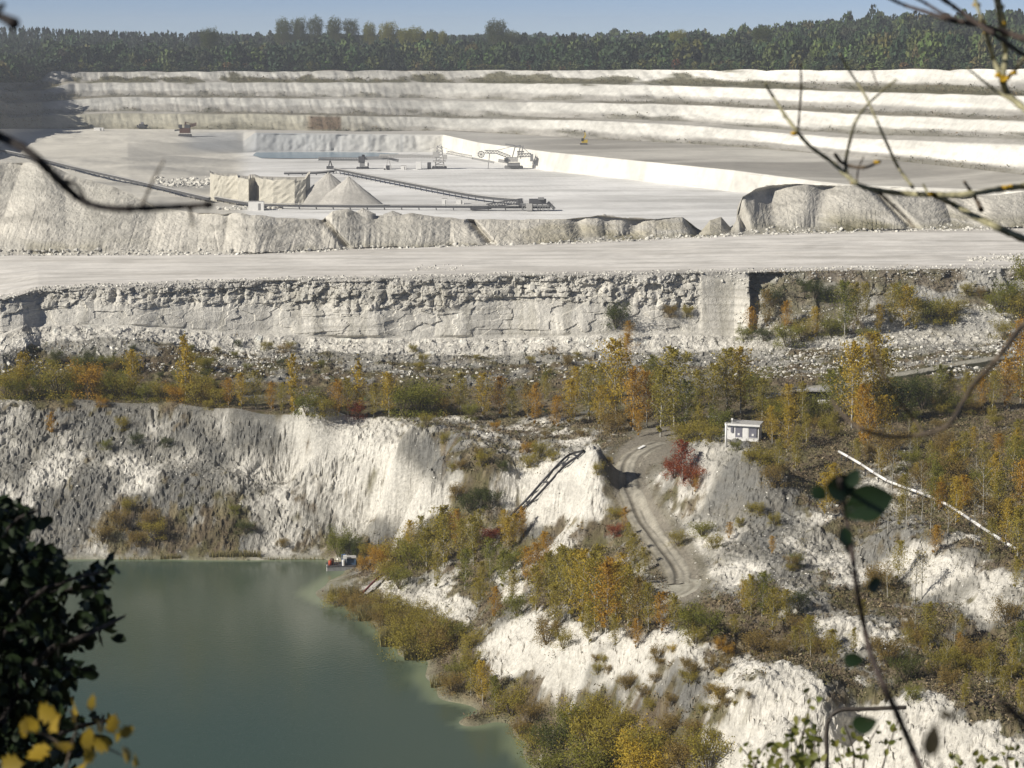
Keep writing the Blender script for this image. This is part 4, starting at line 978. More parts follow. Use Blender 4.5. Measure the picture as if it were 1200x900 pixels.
# ---- the forest
FCOL = {'fd': (.029, .042, .023), 'fg': (.042, .062, .028), 'fo': (.082, .098, .034), 'fy': (.105, .095, .035), 'fr': (.11, .075, .035)}
def forest():
    protos = []
    for k in range(5):
        rg = np.random.default_rng(500 + k)
        if k < 4:
            n_ = 115; th = rg.random(n_) * 6.28; ph = np.arccos(1 - 1.5 * rg.random(n_)); r_ = .5 * (.75 + .3 * rg.random(n_))
            c_ = np.stack([r_ * np.sin(ph) * np.cos(th), r_ * np.sin(ph) * np.sin(th), .58 + .42 * np.cos(ph) * (.8 + .35 * rg.random(n_))], 1)
            c_ = np.concatenate([c_, np.stack([.42 * np.cos(th[:36]), .42 * np.sin(th[:36]), .1 + .45 * rg.random(36)], 1)])
            V, Fc = leaf_quads(c_, .20, rg, .2, .9)
        else:
            t_ = rg.random(90) ** 1.3; th = rg.random(90) * 6.28; r_ = .33 * (1 - t_) + .02
            c_ = np.stack([r_ * np.cos(th), r_ * np.sin(th), t_], 1)
            V, Fc = leaf_quads(c_, .16, rg, .2, .8)
        protos.append((V, Fc, rg.random(len(Fc))))
    Vs = []; Fs = []; Cs = []; n0 = 0
    rg = np.random.default_rng(11)
    def put(X, Y, w, h, k, col):
        nonlocal n0
        V, Fc, tn = protos[k]
        a_ = rg.random() * 6.28; R2 = np.array([[math.cos(a_), -math.sin(a_)], [math.sin(a_), math.cos(a_)]])
        W = V.copy(); W[:, :2] = (W[:, :2] @ R2) * w; W[:, 2] *= h; W += (X, Y, ground(X, Y) - .3)
        Vs.append(W); Fs.append(Fc + n0); n0 += len(V)
        Cs.append(np.array(FCOL[col])[None, :] * (.8 + .4 * tn)[:, None] * (1 + .10 * rg.normal(size=3))[None, :])
    rim_D = GRID['pit_wall']['D'][:, -1]
    for i in range(2700):
        u = rg.uniform(-.268, .268); rd = float(np.interp(u, us, rim_D))
        q = i / 2700
        if q < .17: D = rd + rg.uniform(3, 14); h = rg.uniform(2.5, 7.5); w = rg.uniform(4, 8)
        elif q < .6: D = rd + 8 + 130 * rg.random() ** 1.2; h = rg.uniform(9, 17); w = rg.uniform(6.5, 13)
        else:
            D = rd + 120 + 700 * rg.random() ** .9; h = rg.uniform(11, 19); w = rg.uniform(8, 15)
        x = 600 + u * F
        if x > 840 and q >= .17: h *= 1.0; w *= .85
        if x < 300 and rg.random() < (.75 if q > .6 else .15): k = 4; col = 'fd'; h *= 1.1; w *= 1.1
        else:
            k = int(rg.integers(0, 4)); pr = [.38, .46, .16, 0, 0] if q >= .17 else [.1, .35, .40, .10, .05]
            if x > 880 and .17 < q < .75: pr = [.10, .36, .50, .04, 0]
            if x < 300 and q > .17: pr = [.55, .35, .10, 0, 0]
            col = ['fd', 'fg', 'fo', 'fy', 'fr'][rg.choice(5, p=pr)]
        h *= 1 + .24 * float(fbm(np.array([u * D * .022]), np.array([D * .01]), 3, 103)[0])
        put(u * D, D, w, h * rg.uniform(.85, 1.1), k, col)
    # the ridge at the back of the left-hand side
    for i in range(420):
        u = rg.uniform(-.268, .02); D = rg.uniform(1900, 2200); x = 600 + u * F
        top = np.interp(x, [0, 60, 120, 230, 300, 600], [31, 33, 36, 39, 41, 42]) + rg.normal() * 1.0
        zt = ray(x, top)[1] * D; X = u * D
        put(X, D, rg.uniform(9, 14), max(8, zt - ground(X, D)), 4 if x < 230 else int(rg.integers(0, 5)), 'fd')
    V = np.concatenate(Vs); Fc = np.concatenate(Fs); C_ = np.clip(np.concatenate(Cs), .008, .3)
    m, nd, lk, bs = new_mat('forest_leaves'); at = nd.new('ShaderNodeAttribute'); at.attribute_name = 'alb'
    lk.new(at.outputs['Color'], bs.inputs['Base Color']); bs.inputs['Roughness'].default_value = .8; bs.inputs['Specular IOR Level'].default_value = .15
    C_ = C_ * 1.15
    me = mesh_np('forest', V, Fc, m, False, {'alb': ('FLOAT_COLOR', 'FACE', np.concatenate([C_, np.ones((len(C_), 1))], 1))})
    link('forest', me, kind='stuff', label='dense mixed forest of dark pines and green broadleaf trees behind the pit', category='forest')
forest()

# ---- low scrub, grass tufts and rubble
def scatter_idx(g, prob, n, rg):
    p = prob * (np.abs(us) < .27)[:, None]; p = p.ravel(); p = p / p.sum()
    return rg.choice(len(p), n, p=p)
def scrub(name, gname, prob, n, hr, nq, pal, label, cat, seed):
    rg = np.random.default_rng(seed); g = GRID[gname]
    idx = scatter_idx(g, prob, n, rg)
    base = np.stack([g['X'].ravel()[idx], g['D'].ravel()[idx], g['Z'].ravel()[idx]], 1) + np.stack([rg.normal(size=n) * .15, rg.normal(size=n) * .15, np.zeros(n)], 1)
    h = rg.uniform(*hr, n) * (1 + .6 * (rg.random(n) < .1))
    c_ = np.repeat(base, nq, 0); hh = np.repeat(h, nq)
    off = rg.normal(size=(n * nq, 3)) * np.stack([hh * .55, hh * .55, hh * .2], 1); off[:, 2] = np.abs(off[:, 2]) + hh * .35 * rg.random(n * nq)
    V, Fc = leaf_quads(c_ + off, hh * .34, rg, 0, .5)
    pal = np.array(pal); pc = np.repeat(pal[rg.integers(0, len(pal), n)], nq, 0) * (.7 + .6 * rg.random((n * nq, 1)))
    m, nd, lk, bs = new_mat(name + '_leaves'); at = nd.new('ShaderNodeAttribute'); at.attribute_name = 'alb'
    lk.new(at.outputs['Color'], bs.inputs['Base Color']); bs.inputs['Roughness'].default_value = .85; bs.inputs['Specular IOR Level'].default_value = .1
    me = mesh_np(name, V, Fc, m, False, {'alb': ('FLOAT_COLOR', 'FACE', np.concatenate([pc, np.ones((len(pc), 1))], 1))})
    link(name, me, kind='stuff', label=label, category=cat)
PAL = [(.16, .125, .075), (.125, .115, .05), (.22, .17, .09), (.10, .095, .04), (.18, .14, .10), (.27, .22, .14), (.13, .095, .06), (.16, .13, .09)]
gq = GRID['quarry_ground']; pxq, pyq = to_pix(gq['X'], gq['D'], gq['Z'])
trk_ = seg_dist(pxq, pyq, TRACK); okq = (gq['Z'] > -74.7) & (trk_ > 20)
dens = sstep(.35, .9, VEG) * okq
scrub('low_scrub', 'quarry_ground', dens, 19000, (.25, .75), 9, PAL, 'low brown and olive scrub covering the open ground round the lake and hut', 'scrub', 1)
sparse_ = okq * (1 - VEG) * (1 - sstep(.6, 1, np.clip(gq['alb'].mean(-1) * 1.6, 0, 1)) * .8)
scrub('scattered_tufts', 'quarry_ground', sparse_ + .03 * okq, 4200, (.15, .5), 7, [(.14, .12, .07), (.10, .10, .05), (.20, .17, .10), (.09, .085, .05)], 'scattered dry tufts and weeds on the bare chalk slopes', 'weeds', 2)
gt = GRID['wooded_terrace']; ta = 1 - sstep(.15, .42, gt['alb'].mean(-1))
scrub('terrace_scrub', 'wooded_terrace', ta + .01, 5200, (.25, .8), 9, PAL[:5] + [(.05, .07, .025)], 'low olive scrub on the wooded terrace and scree under the chalk cliff', 'scrub', 3)
gc = GRID['chalk_cliff']; pxc, pyc = to_pix(gc['X'], gc['D'], gc['Z'])
scrub('slope_scrub', 'chalk_cliff', sstep(875, 900, pxc) * (1 - sstep(.15, .4, gc['alb'].mean(-1))) + 1e-5, 1500, (.25, .7), 8, PAL, 'low scrub on the rubble slope at the right end of the cliff', 'scrub', 4)
gw = GRID['pit_wall']; pw = (1 - sstep(.10, .3, gw['alb'].mean(-1)))
scrub('bench_scrub', 'pit_wall', pw + 1e-6, 5200, (.8, 2.4), 6, [(.10, .09, .04), (.07, .07, .03), (.14, .10, .05)], 'line of low bushes along the benches of the far pit wall', 'scrub', 5)
gb = GRID['spoil_bank']; pb = (1 - sstep(.15, .33, gb['alb'].mean(-1)))
scrub('bank_weeds', 'spoil_bank', pb + 1e-5, 500, (.2, .6), 7, [(.13, .11, .05), (.08, .09, .03)], 'sparse weeds along the foot of the spoil bank', 'weeds', 6)

def reeds(spots):
    rg = np.random.default_rng(31); Vs = []; Fs = []; n0 = 0
    for x0, x1, y, n_, hp in spots:
        for k in range(n_):
            x = rg.uniform(x0, x1); p = P(x, y + rg.uniform(-1.5, .3), LAKE_Z / ray(x, y)[1]); p.z = LAKE_Z - .05
            h = hp * .125 * rg.uniform(.6, 1.15); l_ = rg.normal(size=2) * .16 * h; w = .05
            a_ = rg.random() * 3.14; dx_, dy_ = math.cos(a_) * w, math.sin(a_) * w
            Vs += [(p.x - dx_, p.y - dy_, p.z), (p.x + dx_, p.y + dy_, p.z), (p.x + l_[0] + dx_ * .3, p.y + l_[1], p.z + h), (p.x + l_[0] - dx_ * .3, p.y + l_[1], p.z + h)]
            Fs.append((n0, n0 + 1, n0 + 2, n0 + 3)); n0 += 4
    me = mesh_np('reeds', np.array(Vs), np.array(Fs), flat_mat('reed_blades', (.20, .17, .065), .8, vary=.4, scale=.8))
    link('reeds', me, kind='stuff', label='fringe of tall dry reeds standing in the shallow edge of the lake', category='reeds')
reeds([(246, 306, 655.5, 420, 11), (188, 212, 655.5, 110, 8), (140, 180, 656, 60, 5), (305, 380, 656, 120, 4), (386, 420, 702, 300, 15), (420, 448, 728, 320, 18), (446, 474, 758, 300, 20), (474, 505, 774, 340, 20), (505, 530, 806, 120, 12), (560, 610, 842, 160, 10)])

ICO = [(0, -1, 1.618), (0, 1, 1.618), (0, -1, -1.618), (0, 1, -1.618), (1, 1.618, 0), (-1, 1.618, 0), (1, -1.618, 0), (-1, -1.618, 0), (1.618, 0, 1), (-1.618, 0, 1), (1.618, 0, -1), (-1.618, 0, -1)]
ICO = np.array(ICO) / 1.9
def ico_faces():
    d = np.linalg.norm(ICO[:, None] - ICO[None], axis=2); e = d < d[d > .01].min() * 1.05
    out = []
    for i in range(12):
        for j in range(i + 1, 12):
            for k in range(j + 1, 12):
                if e[i, j] and e[j, k] and e[i, k]:
                    n_ = np.cross(ICO[j] - ICO[i], ICO[k] - ICO[i])
                    out.append((i, j, k) if n_ @ ICO[i] > 0 else (i, k, j))
    return np.array(out)
IF = ico_faces()
CHALKROCK = flat_mat('chalk_rubble', (.55, .53, .475), .95, vary=.45, scale=.5)
def rubble(name, base, size, label, seed):
    rg = np.random.default_rng(seed); n_ = len(base)
    V = ICO[None] * (1 + .28 * rg.normal(size=(n_, 12, 1))) * size[:, None, None] * .5
    V = V * rg.uniform(.6, 1.3, (n_, 1, 3)); V[:, :, 2] *= .8
    a_ = rg.random(n_) * 6.28; c_, s_ = np.cos(a_)[:, None], np.sin(a_)[:, None]
    V = np.stack([V[:, :, 0] * c_ - V[:, :, 1] * s_, V[:, :, 0] * s_ + V[:, :, 1] * c_, V[:, :, 2]], -1) + base[:, None, :]
    Fc = (IF[None] + (np.arange(n_) * 12)[:, None, None]).reshape(-1, 3)
    link(name, mesh_np(name, V.reshape(-1, 3), Fc, CHALKROCK), kind='stuff', label=label, category='rubble')
rg = np.random.default_rng(77)
def rim_points(gname, r0, r1, n_, pxr=(-20, 1220), dens=None):
    g = GRID[gname]; lo = np.searchsorted(us, ray(pxr[0], 400)[0]); hi = np.searchsorted(us, ray(pxr[1], 400)[0])
    i = rg.integers(max(lo, 1), min(hi, NC - 1), n_); j = rg.integers(r0, r1 + 1, n_) if r1 >= 0 else g['D'].shape[1] - 1 - rg.integers(-r1 - 1, -r0, n_)
    b_ = np.stack([g['X'][i, j], g['D'][i, j], g['Z'][i, j]], 1); b_[:, 0] += rg.normal(size=n_) * .3; return b_
def skew(n_, a, b_): return a + (b_ - a) * rg.random(n_) ** 2.6
b_ = np.concatenate([rim_points('haul_road', 0, 3, 2300), rim_points('chalk_cliff', -14, -1, 1500)])
rubble('road_edge_rubble', b_, skew(len(b_), .15, .62), 'line of broken chalk lumps along the near edge of the haul road', 1)
b_ = np.concatenate([rim_points('haul_road', -3, -1, 900), rim_points('spoil_bank', 0, 4, 900)])
rubble('bank_foot_rubble', b_, skew(len(b_), .25, 1.0), 'chalk lumps lying along the foot of the spoil bank', 2)
b_ = np.concatenate([rim_points('wooded_terrace', 42, 92, 3600), rim_points('wooded_terrace', 42, 94, 2200, (860, 1220)), rim_points('chalk_cliff', 0, 30, 1200, (860, 1220)), rim_points('wooded_terrace', 50, 80, 500, (225, 330))])
rubble('scree_rubble', b_, skew(len(b_), .16, .7), 'loose chalk rubble on the scree below the cliff', 3)
pr = okq * (1 - VEG) * (1 - .7 * sstep(.5, .9, gq['alb'].mean(-1) * 1.6)) + .015 * okq
idx = scatter_idx(gq, pr, 2600, rg)
b_ = np.stack([gq['X'].ravel()[idx], gq['D'].ravel()[idx], gq['Z'].ravel()[idx]], 1)
rubble('slope_rubble', b_, skew(len(b_), .08, .38), 'loose chalk stones on the slopes round the lake', 4)
# stones dumped on the road at the right
pts_ = []
for k in range(240):
    x = rg.uniform(1132, 1200); y = 303 + rg.normal() * 2.2 - (x - 1165) * .04
    p = hit(x, y); pts_.append(tuple(p))
for k in range(60):
    p = hit(rg.uniform(480, 545), 314 + rg.normal() * 2); pts_.append(tuple(p))
rubble('pit_rubble', np.array([tuple(hit(rg.uniform(182, 252), 212 + 9 * rg.random() - .02 * k_)) for k_ in range(260)] + [tuple(hit(rg.uniform(255, 330), 243 + 3 * rg.random())) for k_ in range(120)]), skew(380, .8, 3.0), 'rough chalk blocks heaped left of the cut block in the pit', 6)
rubble('road_stones', np.array(pts_), skew(len(pts_), .2, .8), 'strip of dumped chalk stones lying on the haul road', 5)

# ------------------------------------------------------------------ materials of built things
STEEL = flat_mat('grey_steel', (.22, .22, .22), .6, vary=.2)
DSTEEL = flat_mat('dark_steel', (.075, .075, .08), .6, vary=.25)
LSTEEL = flat_mat('dusty_pale_steel', (.42, .41, .39), .7, vary=.2)
WHITEP = flat_mat('white_paint', (.74, .73, .70), .55, vary=.08)
BELT = flat_mat('rubber_belt', (.13, .13, .13), .85, vary=.2)
YELP = flat_mat('yellow_paint', (.50, .36, .05), .5, vary=.1)
RUST = flat_mat('rust', (.10, .055, .04), .85, vary=.35)
REDP = flat_mat('orange_red_paint', (.42, .075, .03), .6, vary=.2)
BLUEP = flat_mat('blue_paint', (.05, .11, .24), .5, vary=.15)
GLASS = flat_mat('dark_glass', (.03, .035, .04), .15, vary=.1, spec=.6)
BLACKPIPE = flat_mat('black_plastic_pipe', (.022, .022, .026), .5, vary=.3)
GREYP = flat_mat('violet_grey_paint', (.16, .16, .19), .6, vary=.1)

def thing(name, label, cat, loc, rz=0, group=None):
    o = bpy.data.objects.new(name, None); COL.objects.link(o)
    o.location = loc; o.rotation_euler = (0, 0, rz); o['label'] = label; o['category'] = cat
    if group: o['group'] = group
    return o
def smooth_pts(pts, n_=8):
    pts = [np.array(p, float) for p in pts]; out = []
    for i in range(len(pts) - 1):
        p0, p1, p2, p3 = pts[max(i - 1, 0)], pts[i], pts[i + 1], pts[min(i + 2, len(pts) - 1)]
        for k in range(n_):
            t_ = k / n_
            out.append(.5 * ((2 * p1) + (p2 - p0) * t_ + (2 * p0 - 5 * p1 + 4 * p2 - p3) * t_ ** 2 + (3 * p1 - p0 - 3 * p2 + p3) * t_ ** 3))
    out.append(pts[-1]); return out

# ---- rutted dirt track and its turning place
def dirt_track():
    ctr = [hit(x, y) for x, y in TRACK]
    c_ = np.array(smooth_pts([(p.x, p.y) for p in ctr], 14))
    zc = smooth(np.array([ground(x, y) for x, y in c_]), 17)
    d = np.gradient(c_, axis=0); d /= np.linalg.norm(d, axis=1)[:, None]; sd = np.stack([d[:, 1], -d[:, 0]], 1)
    L = np.concatenate([[0], np.cumsum(np.linalg.norm(np.diff(c_, axis=0), axis=1))])
    off = np.linspace(-2.0, 2.0, 43)
    V = []; A_ = []
    for i in range(len(c_)):
        for o_ in off:
            x, y = c_[i] + sd[i] * o_
            rut = sum(math.exp(-((o_ - r_ - .12 * math.sin(L[i] * .35)) / .30) ** 2) for r_ in (-1.15, .75)) + .45 * math.exp(-((o_ - 1.35) / .2) ** 2)
            ridge = sum(math.exp(-((o_ - r_) / .3) ** 2) for r_ in (-.55, .1, 1.1))
            edge = sstep(1.35, 1.95, abs(o_))
            nz = float(fbm(np.array([x * 1.5]), np.array([y * 1.5]), 3, 66)[0])
            V.append((x, y, max(zc[i] + .08, ground(x, y) + .04) - .11 * rut + .07 * ridge + .05 * nz - .16 * edge))
            dark = min(1, rut * (.85 if o_ < .7 else .6)); k_ = c3(.33, .305, .25) * (1 - dark) + c3(.12, .105, .08) * dark
            k_ = k_ * (1 - .6 * edge) + c3(.16, .14, .09) * .6 * edge
            A_.append(tuple(k_ * (1 + .35 * nz)) + (1,))
    n_ = len(off); ii = (np.arange(len(c_) - 1)[:, None] * n_ + np.arange(n_ - 1)[None, :]).ravel()
    fc = np.stack([ii, ii + 1, ii + n_ + 1, ii + n_], 1)
    m = ground_material('rutted_track', 3.0, .5, .25, .1)
    link('dirt_track', mesh_np('dirt_track', np.array(V), fc, m, True, {'alb': ('FLOAT_COLOR', 'POINT', np.array(A_)), 'rough': ('FLOAT', 'POINT', np.ones(len(V)))}), kind='structure')
    # turning place
    c0 = hit(778, 691); V = []; A_ = []; nr, na = 16, 48
    for i in range(nr):
        for k in range(na):
            r_ = i / (nr - 1); a_ = 2 * math.pi * k / na
            x = c0.x + math.cos(a_) * r_ * 4.4; y = c0.y + math.sin(a_) * r_ * 3.8
            nz = float(fbm(np.array([x * 1.2]), np.array([y * 1.2]), 3, 67)[0])
            loop_ = math.exp(-((r_ - .72) / .07) ** 2) + math.exp(-((r_ - .5) / .06) ** 2) * .7
            V.append((x, y, ground(x, y) + .10 - .07 * loop_ - .18 * sstep(.85, 1, r_) + .03 * nz))
            k_ = c3(.36, .34, .28) * (1 - loop_ * .6) + c3(.15, .13, .10) * loop_ * .6; A_.append(tuple(k_ * (1 + .3 * nz)) + (1,))
    fc = np.array([(i * na + k, (i + 1) * na + k, (i + 1) * na + (k + 1) % na, i * na + (k + 1) % na) for i in range(nr - 1) for k in range(na)])
    link('turning_place', mesh_np('turning_place', np.array(V), fc, m, True, {'alb': ('FLOAT_COLOR', 'POINT', np.array(A_)), 'rough': ('FLOAT', 'POINT', np.ones(len(V)))}), kind='structure')
dirt_track()

# ---- light embankment with a road on it at the right
def embankment():
    pts = [hit(x, y) for x, y in ((895, 468), (925, 463), (960, 457), (1000, 452), (1040, 444), (1080, 437), (1120, 430), (1155, 424), (1200, 418))]
    c_ = np.array(smooth_pts([tuple(p) for p in pts], 10)); c_[:, 2] = smooth(c_[:, 2], 25) + .5
    prof = [(-2.6, -1.6), (-1.5, -.15), (-1.35, 0), (-.5, .06), (.6, .05), (1.4, 0), (2.6, -1.3)]
    V = []; A_ = []
    for i, p in enumerate(c_):
        for o_, z_ in prof:
            n_ = random.uniform(-.06, .06)
            V.append((p[0], p[1] + o_ * 1.2, p[2] + z_ + n_)); top = abs(o_) < 1.4
            A_.append(((.36, .34, .28) if top else (.085, .08, .05)) + (1,))
    n_ = len(prof); ii = (np.arange(len(c_) - 1)[:, None] * n_ + np.arange(n_ - 1)[None, :]).ravel()
    fc = np.stack([ii, ii + n_, ii + n_ + 1, ii + 1], 1)
    link('embankment_path', mesh_np('embankment_path', np.array(V), fc, ground_material('embankment', 2.5, .5), False, {'alb': ('FLOAT_COLOR', 'POINT', np.array(A_)), 'rough': ('FLOAT', 'POINT', np.ones(len(V)))}), kind='structure')
embankment()

# ---- gravel heaps and the cut block in the pit
def heap(px, py_base, py_top, wpx, seed, col=(.46, .44, .40), mat=None, squash=.6):
    p = hit(px, py_base); h = (py_base - py_top) * p.y / F; w = wpx * p.y / F / 2
    V = []; A_ = []; nr, na = 22, 64
    rg_ = np.random.default_rng(seed)
    for i in range(nr):
        r_ = i / (nr - 1)
        for k in range(na):
            a_ = 2 * math.pi * k / na
            wob = 1 + .08 * math.sin(a_ * 2 + seed) + .035 * math.sin(a_ * 5 + seed * 2)
            x = p.x + math.cos(a_) * r_ * w * wob; y = p.y + w * squash * .6 + math.sin(a_) * r_ * w * squash * wob
            z = p.z + h * (1 - r_) ** 1.05 * (1.0 + .012 * math.sin(a_ * 17 + seed)) - .8 * (r_ > .95)
            V.append((x, y, z + .07 * rg_.normal() * (r_ < .97))); s_ = rg_.uniform(.9, 1.08); A_.append((col[0] * s_, col[1] * s_, col[2] * s_, 1))
    fc = np.array([(i * na + k, (i + 1) * na + k, (i + 1) * na + (k + 1) % na, i * na + (k + 1) % na) for i in range(nr - 1) for k in range(na)])
    return mesh_np('gravel_heap', np.array(V), fc, mat or MG['spoil_bank'], True, {'alb': ('FLOAT_COLOR', 'POINT', np.array(A_)), 'rough': ('FLOAT', 'POINT', np.full(len(V), .5))})
for px, yb, yt, w_, sd_, lab in ((384, 242, 203, 92, 1, 'large pale gravel cone standing right of the cut chalk block'), (408, 243, 208, 84, 2, 'gravel cone merging with the right flank of the larger cone'),
        (425, 252, 245, 34, 4, 'small gravel pile on the bank just below the big cones'), (460, 252, 248, 26, 5, 'low dark gravel pile on the bank right of the small cone')):
    link('gravel_heap', heap(px, yb, yt, w_, sd_), label=lab, category='gravel heap', group='gravel heaps in the pit')
def cut_block():
    # plan outline (photo column, distance); the wall stands on it
    base = hit(300, 242); D0 = base.y
    plan = [(246, 42), (251, 26), (262, 24), (278, 22), (279, 8), (291, 4), (293, 14), (299, 16), (305, 3), (320, 0), (345, -2), (358, 0), (361, 26), (364, 40)]
    pts = []
    for i in range(len(plan) - 1):
        for t_ in np.linspace(0, 1, 6)[:-1]: pts.append((plan[i][0] * (1 - t_) + plan[i + 1][0] * t_, D0 + plan[i][1] * (1 - t_) + plan[i + 1][1] * t_))
    V = []; A_ = []; nz_ = 10
    H = 31 * D0 / F
    for x, D in pts:
        a_ = ray(x, 230)[0]
        for k in range(nz_):
            t_ = k / (nz_ - 1); q = (random.random() - .5) * .5
            V.append((a_ * D, D + t_ * 2.0 + q, base.z - .5 + (H + .5) * t_ + (.5 * random.random() * math.sin(x * .23) if k == nz_ - 1 else 0))); s_ = random.uniform(.93, 1.06); A_.append((.54 * s_, .51 * s_, .43 * s_, 1))
        V.append((a_ * (D + 60), D + 60, base.z + H * .75)); A_.append((.45, .42, .37, 1))
    n_ = nz_ + 1; ii = (np.arange(len(pts) - 1)[:, None] * n_ + np.arange(n_ - 1)[None, :]).ravel()
    fc = np.stack([ii, ii + n_, ii + n_ + 1, ii + 1], 1)
    link('cut_chalk_block', mesh_np('cut_chalk_block', np.array(V), fc, MG['spoil_bank'], False, {'alb': ('FLOAT_COLOR', 'POINT', np.array(A_)), 'rough': ('FLOAT', 'POINT', np.ones(len(V)))}), kind='structure')
cut_block()

# ---- conveyors
def conveyor(label, pix, w=1.6, lift=1.6, nsec=10, group='belt conveyors in the pit'):
    pts = [hit(x, y) for x, y in pix]
    for p in pts: p.z += lift
    root = thing('belt_conveyor', label, 'conveyor', pts[0] - Vector((0, 0, lift)), 0, group)
    o = pts[0] - Vector((0, 0, lift)); P_ = smooth_pts([tuple(p - o) for p in pts], 4)
    fr = MB(); be = MB(); lg = MB(); ho = MB()
    for a_, b_ in zip(P_[:-1], P_[1:]):
        for s_ in (-w / 2, w / 2): fr.bar(a_ + (0, s_, -.1), b_ + (0, s_, -.1), .2, .7)
        be.bar(a_ + (0, 0, .32), b_ + (0, 0, .32), w * .85, .12)
        ho.bar(a_ + (0, 0, .75), b_ + (0, 0, .75), w * .5, .25)
    tot = len(P_)
    A_, B_ = np.array(P_[0]), None
    cum = np.concatenate([[0], np.cumsum([np.linalg.norm(P_[i + 1] - P_[i]) for i in range(tot - 1)])])
    for d_ in np.arange(2, cum[-1], 7.0):
        q = np.array([np.interp(d_, cum, [p[k] for p in P_]) for k in range(3)])
        for s_ in (-w / 2, w / 2): lg.bar(q + (0, s_, -.2), q + (.4, s_ * 1.3, -lift - .2), .16, .16)
        lg.bar(q + (0, -w / 2, -lift * .6), q + (.4, w / 2, -lift * .6), .12, .12)
    fr.obj('frame', DSTEEL, root); be.obj('belt', BELT, root); lg.obj('trestles', DSTEEL, root, kind='stuff'); ho.obj('cover', LSTEEL, root)
    return root
conveyor('long dark belt conveyor running diagonally down to the drive station', [(392, 203), (440, 213), (500, 225), (560, 236), (612, 241)], 2.2, 2.0)
conveyor('belt conveyor running level along the crest of the spoil bank', [(252, 236), (300, 243.5), (380, 245.5), (470, 246), (560, 246.5), (645, 247)], 1.6, 1.4)
conveyor('belt conveyor sloping down at left behind the bare branch', [(-20, 176), (30, 186), (85, 200), (150, 215), (200, 227), (246, 238)], 2.2, 1.6)
conveyor('short dark conveyor lying above the cut chalk block', [(333, 205.5), (372, 205), (392, 203)], 1.8, 1.0)

def box_part(name, mat, root, c, d, rot=0, tilt=0, **kw): return MB().box(c, d, rot, tilt).obj(name, mat, root, **kw)
def crawler(root, w, l, h, mat=DSTEEL, y0=0):
    for s_ in (-1, 1):
        m_ = MB(); m_.box((0, y0 + s_ * w / 2, h / 2), (l, w * .32, h * .8)); 
        for k in range(5): m_.cyl((-l / 2 + l * k / 4, y0 + s_ * w / 2 - w * .17, h / 2), (-l / 2 + l * k / 4, y0 + s_ * w / 2 + w * .17, h / 2), h * .5, 10)
        m_.obj('crawler_track', mat, root)
def lattice(m_, a, b_, w, h, n_, t_=.16):
    a = np.array(a, float); b_ = np.array(b_, float)
    for sy in (-w / 2, w / 2):
        for z0 in (0, h): m_.bar(a + (0, sy, z0), b_ + (0, sy, z0), t_, t_)
        for k in range(n_):
            p, q = a + (b_ - a) * k / n_, a + (b_ - a) * (k + 1) / n_
            m_.bar(p + (0, sy, 0), q + (0, sy, h), t_ * .7, t_ * .7); m_.bar(q + (0, sy, 0), q + (0, sy, h), t_ * .7, t_ * .7)

# spreader at the far left
def mpx(D): return D / F          # metres per photo pixel
p = hit(217, 160); s = mpx(p.y)
r = thing('spreader', 'dark rusty spreader machine alone on the grey floor at far left', 'mining machine', p)
crawler(r, 5 * s, 12 * s, 3 * s)
box_part('body', RUST, r, (0, 0, 7 * s), (12 * s, 6 * s, 6 * s)); box_part('cab', DSTEEL, r, (-5 * s, -2 * s, 12 * s), (4 * s, 3 * s, 4 * s)); box_part('engine_house', DSTEEL, r, (3 * s, 0, 11.5 * s), (6 * s, 5 * s, 4 * s))
m_ = MB(); lattice(m_, (4 * s, 0, 10 * s), (13 * s, 0, 13 * s), 2, 1.6, 4, .35); m_.obj('boom', RUST, r); MB().bar((0, 0, 9 * s), (1 * s, 0, 17 * s), .8, .8).bar((1 * s, 0, 17 * s), (12 * s, 0, 13.5 * s), .3, .3).obj('mast', RUST, r)
MB().bar((-4 * s, 0, 8 * s), (-12 * s, 0, 7 * s), 1.6, 1.0).obj('discharge_chute', DSTEEL, r)
# belt stacker
p = hit(425, 198); s = mpx(p.y)
r = thing('belt_stacker', 'dark belt stacker with cab and two long arms in front of pale pond', 'mining machine', p)
crawler(r, 5 * s, 12 * s, 2.6 * s)
box_part('cab', DSTEEL, r, (-1 * s, 0, 11 * s), (7 * s, 4, 7 * s)); box_part('roof_box', BLACKPIPE, r, (1 * s, 0, 15.5 * s), (3 * s, 3, 2 * s)); box_part('white_panel', WHITEP, r, (4.5 * s, -1.5, 6 * s), (3 * s, 1.5, 5 * s)); box_part('chassis', STEEL, r, (2 * s, 0, 5 * s), (10 * s, 4, 4 * s))
m_ = MB(); lattice(m_, (-52 * s, 0, 10.2 * s), (-4 * s, 0, 9.5 * s), 2.2, 1.5, 16, .28); m_.box((-28 * s, 0, 11.2 * s), (46 * s, 1.8, .5)); m_.obj('receiving_bridge', STEEL, r)
MB().bar((-40 * s, -1, 0), (-38 * s, -1, 10 * s), .5, .5).bar((-35 * s, 1, 0), (-38 * s, 1, 10 * s), .5, .5).box((-38 * s, 0, .8), (8 * s, 3, 1.4)).obj('bridge_support', DSTEEL, r)
MB().bar((3 * s, 0, 12.5 * s), (28 * s, 0, 13 * s), 2.2, 1.6).bar((28 * s, 0, 13 * s), (42 * s, 0, 9.5 * s), 2.0, 1.2).obj('discharge_boom', STEEL, r)
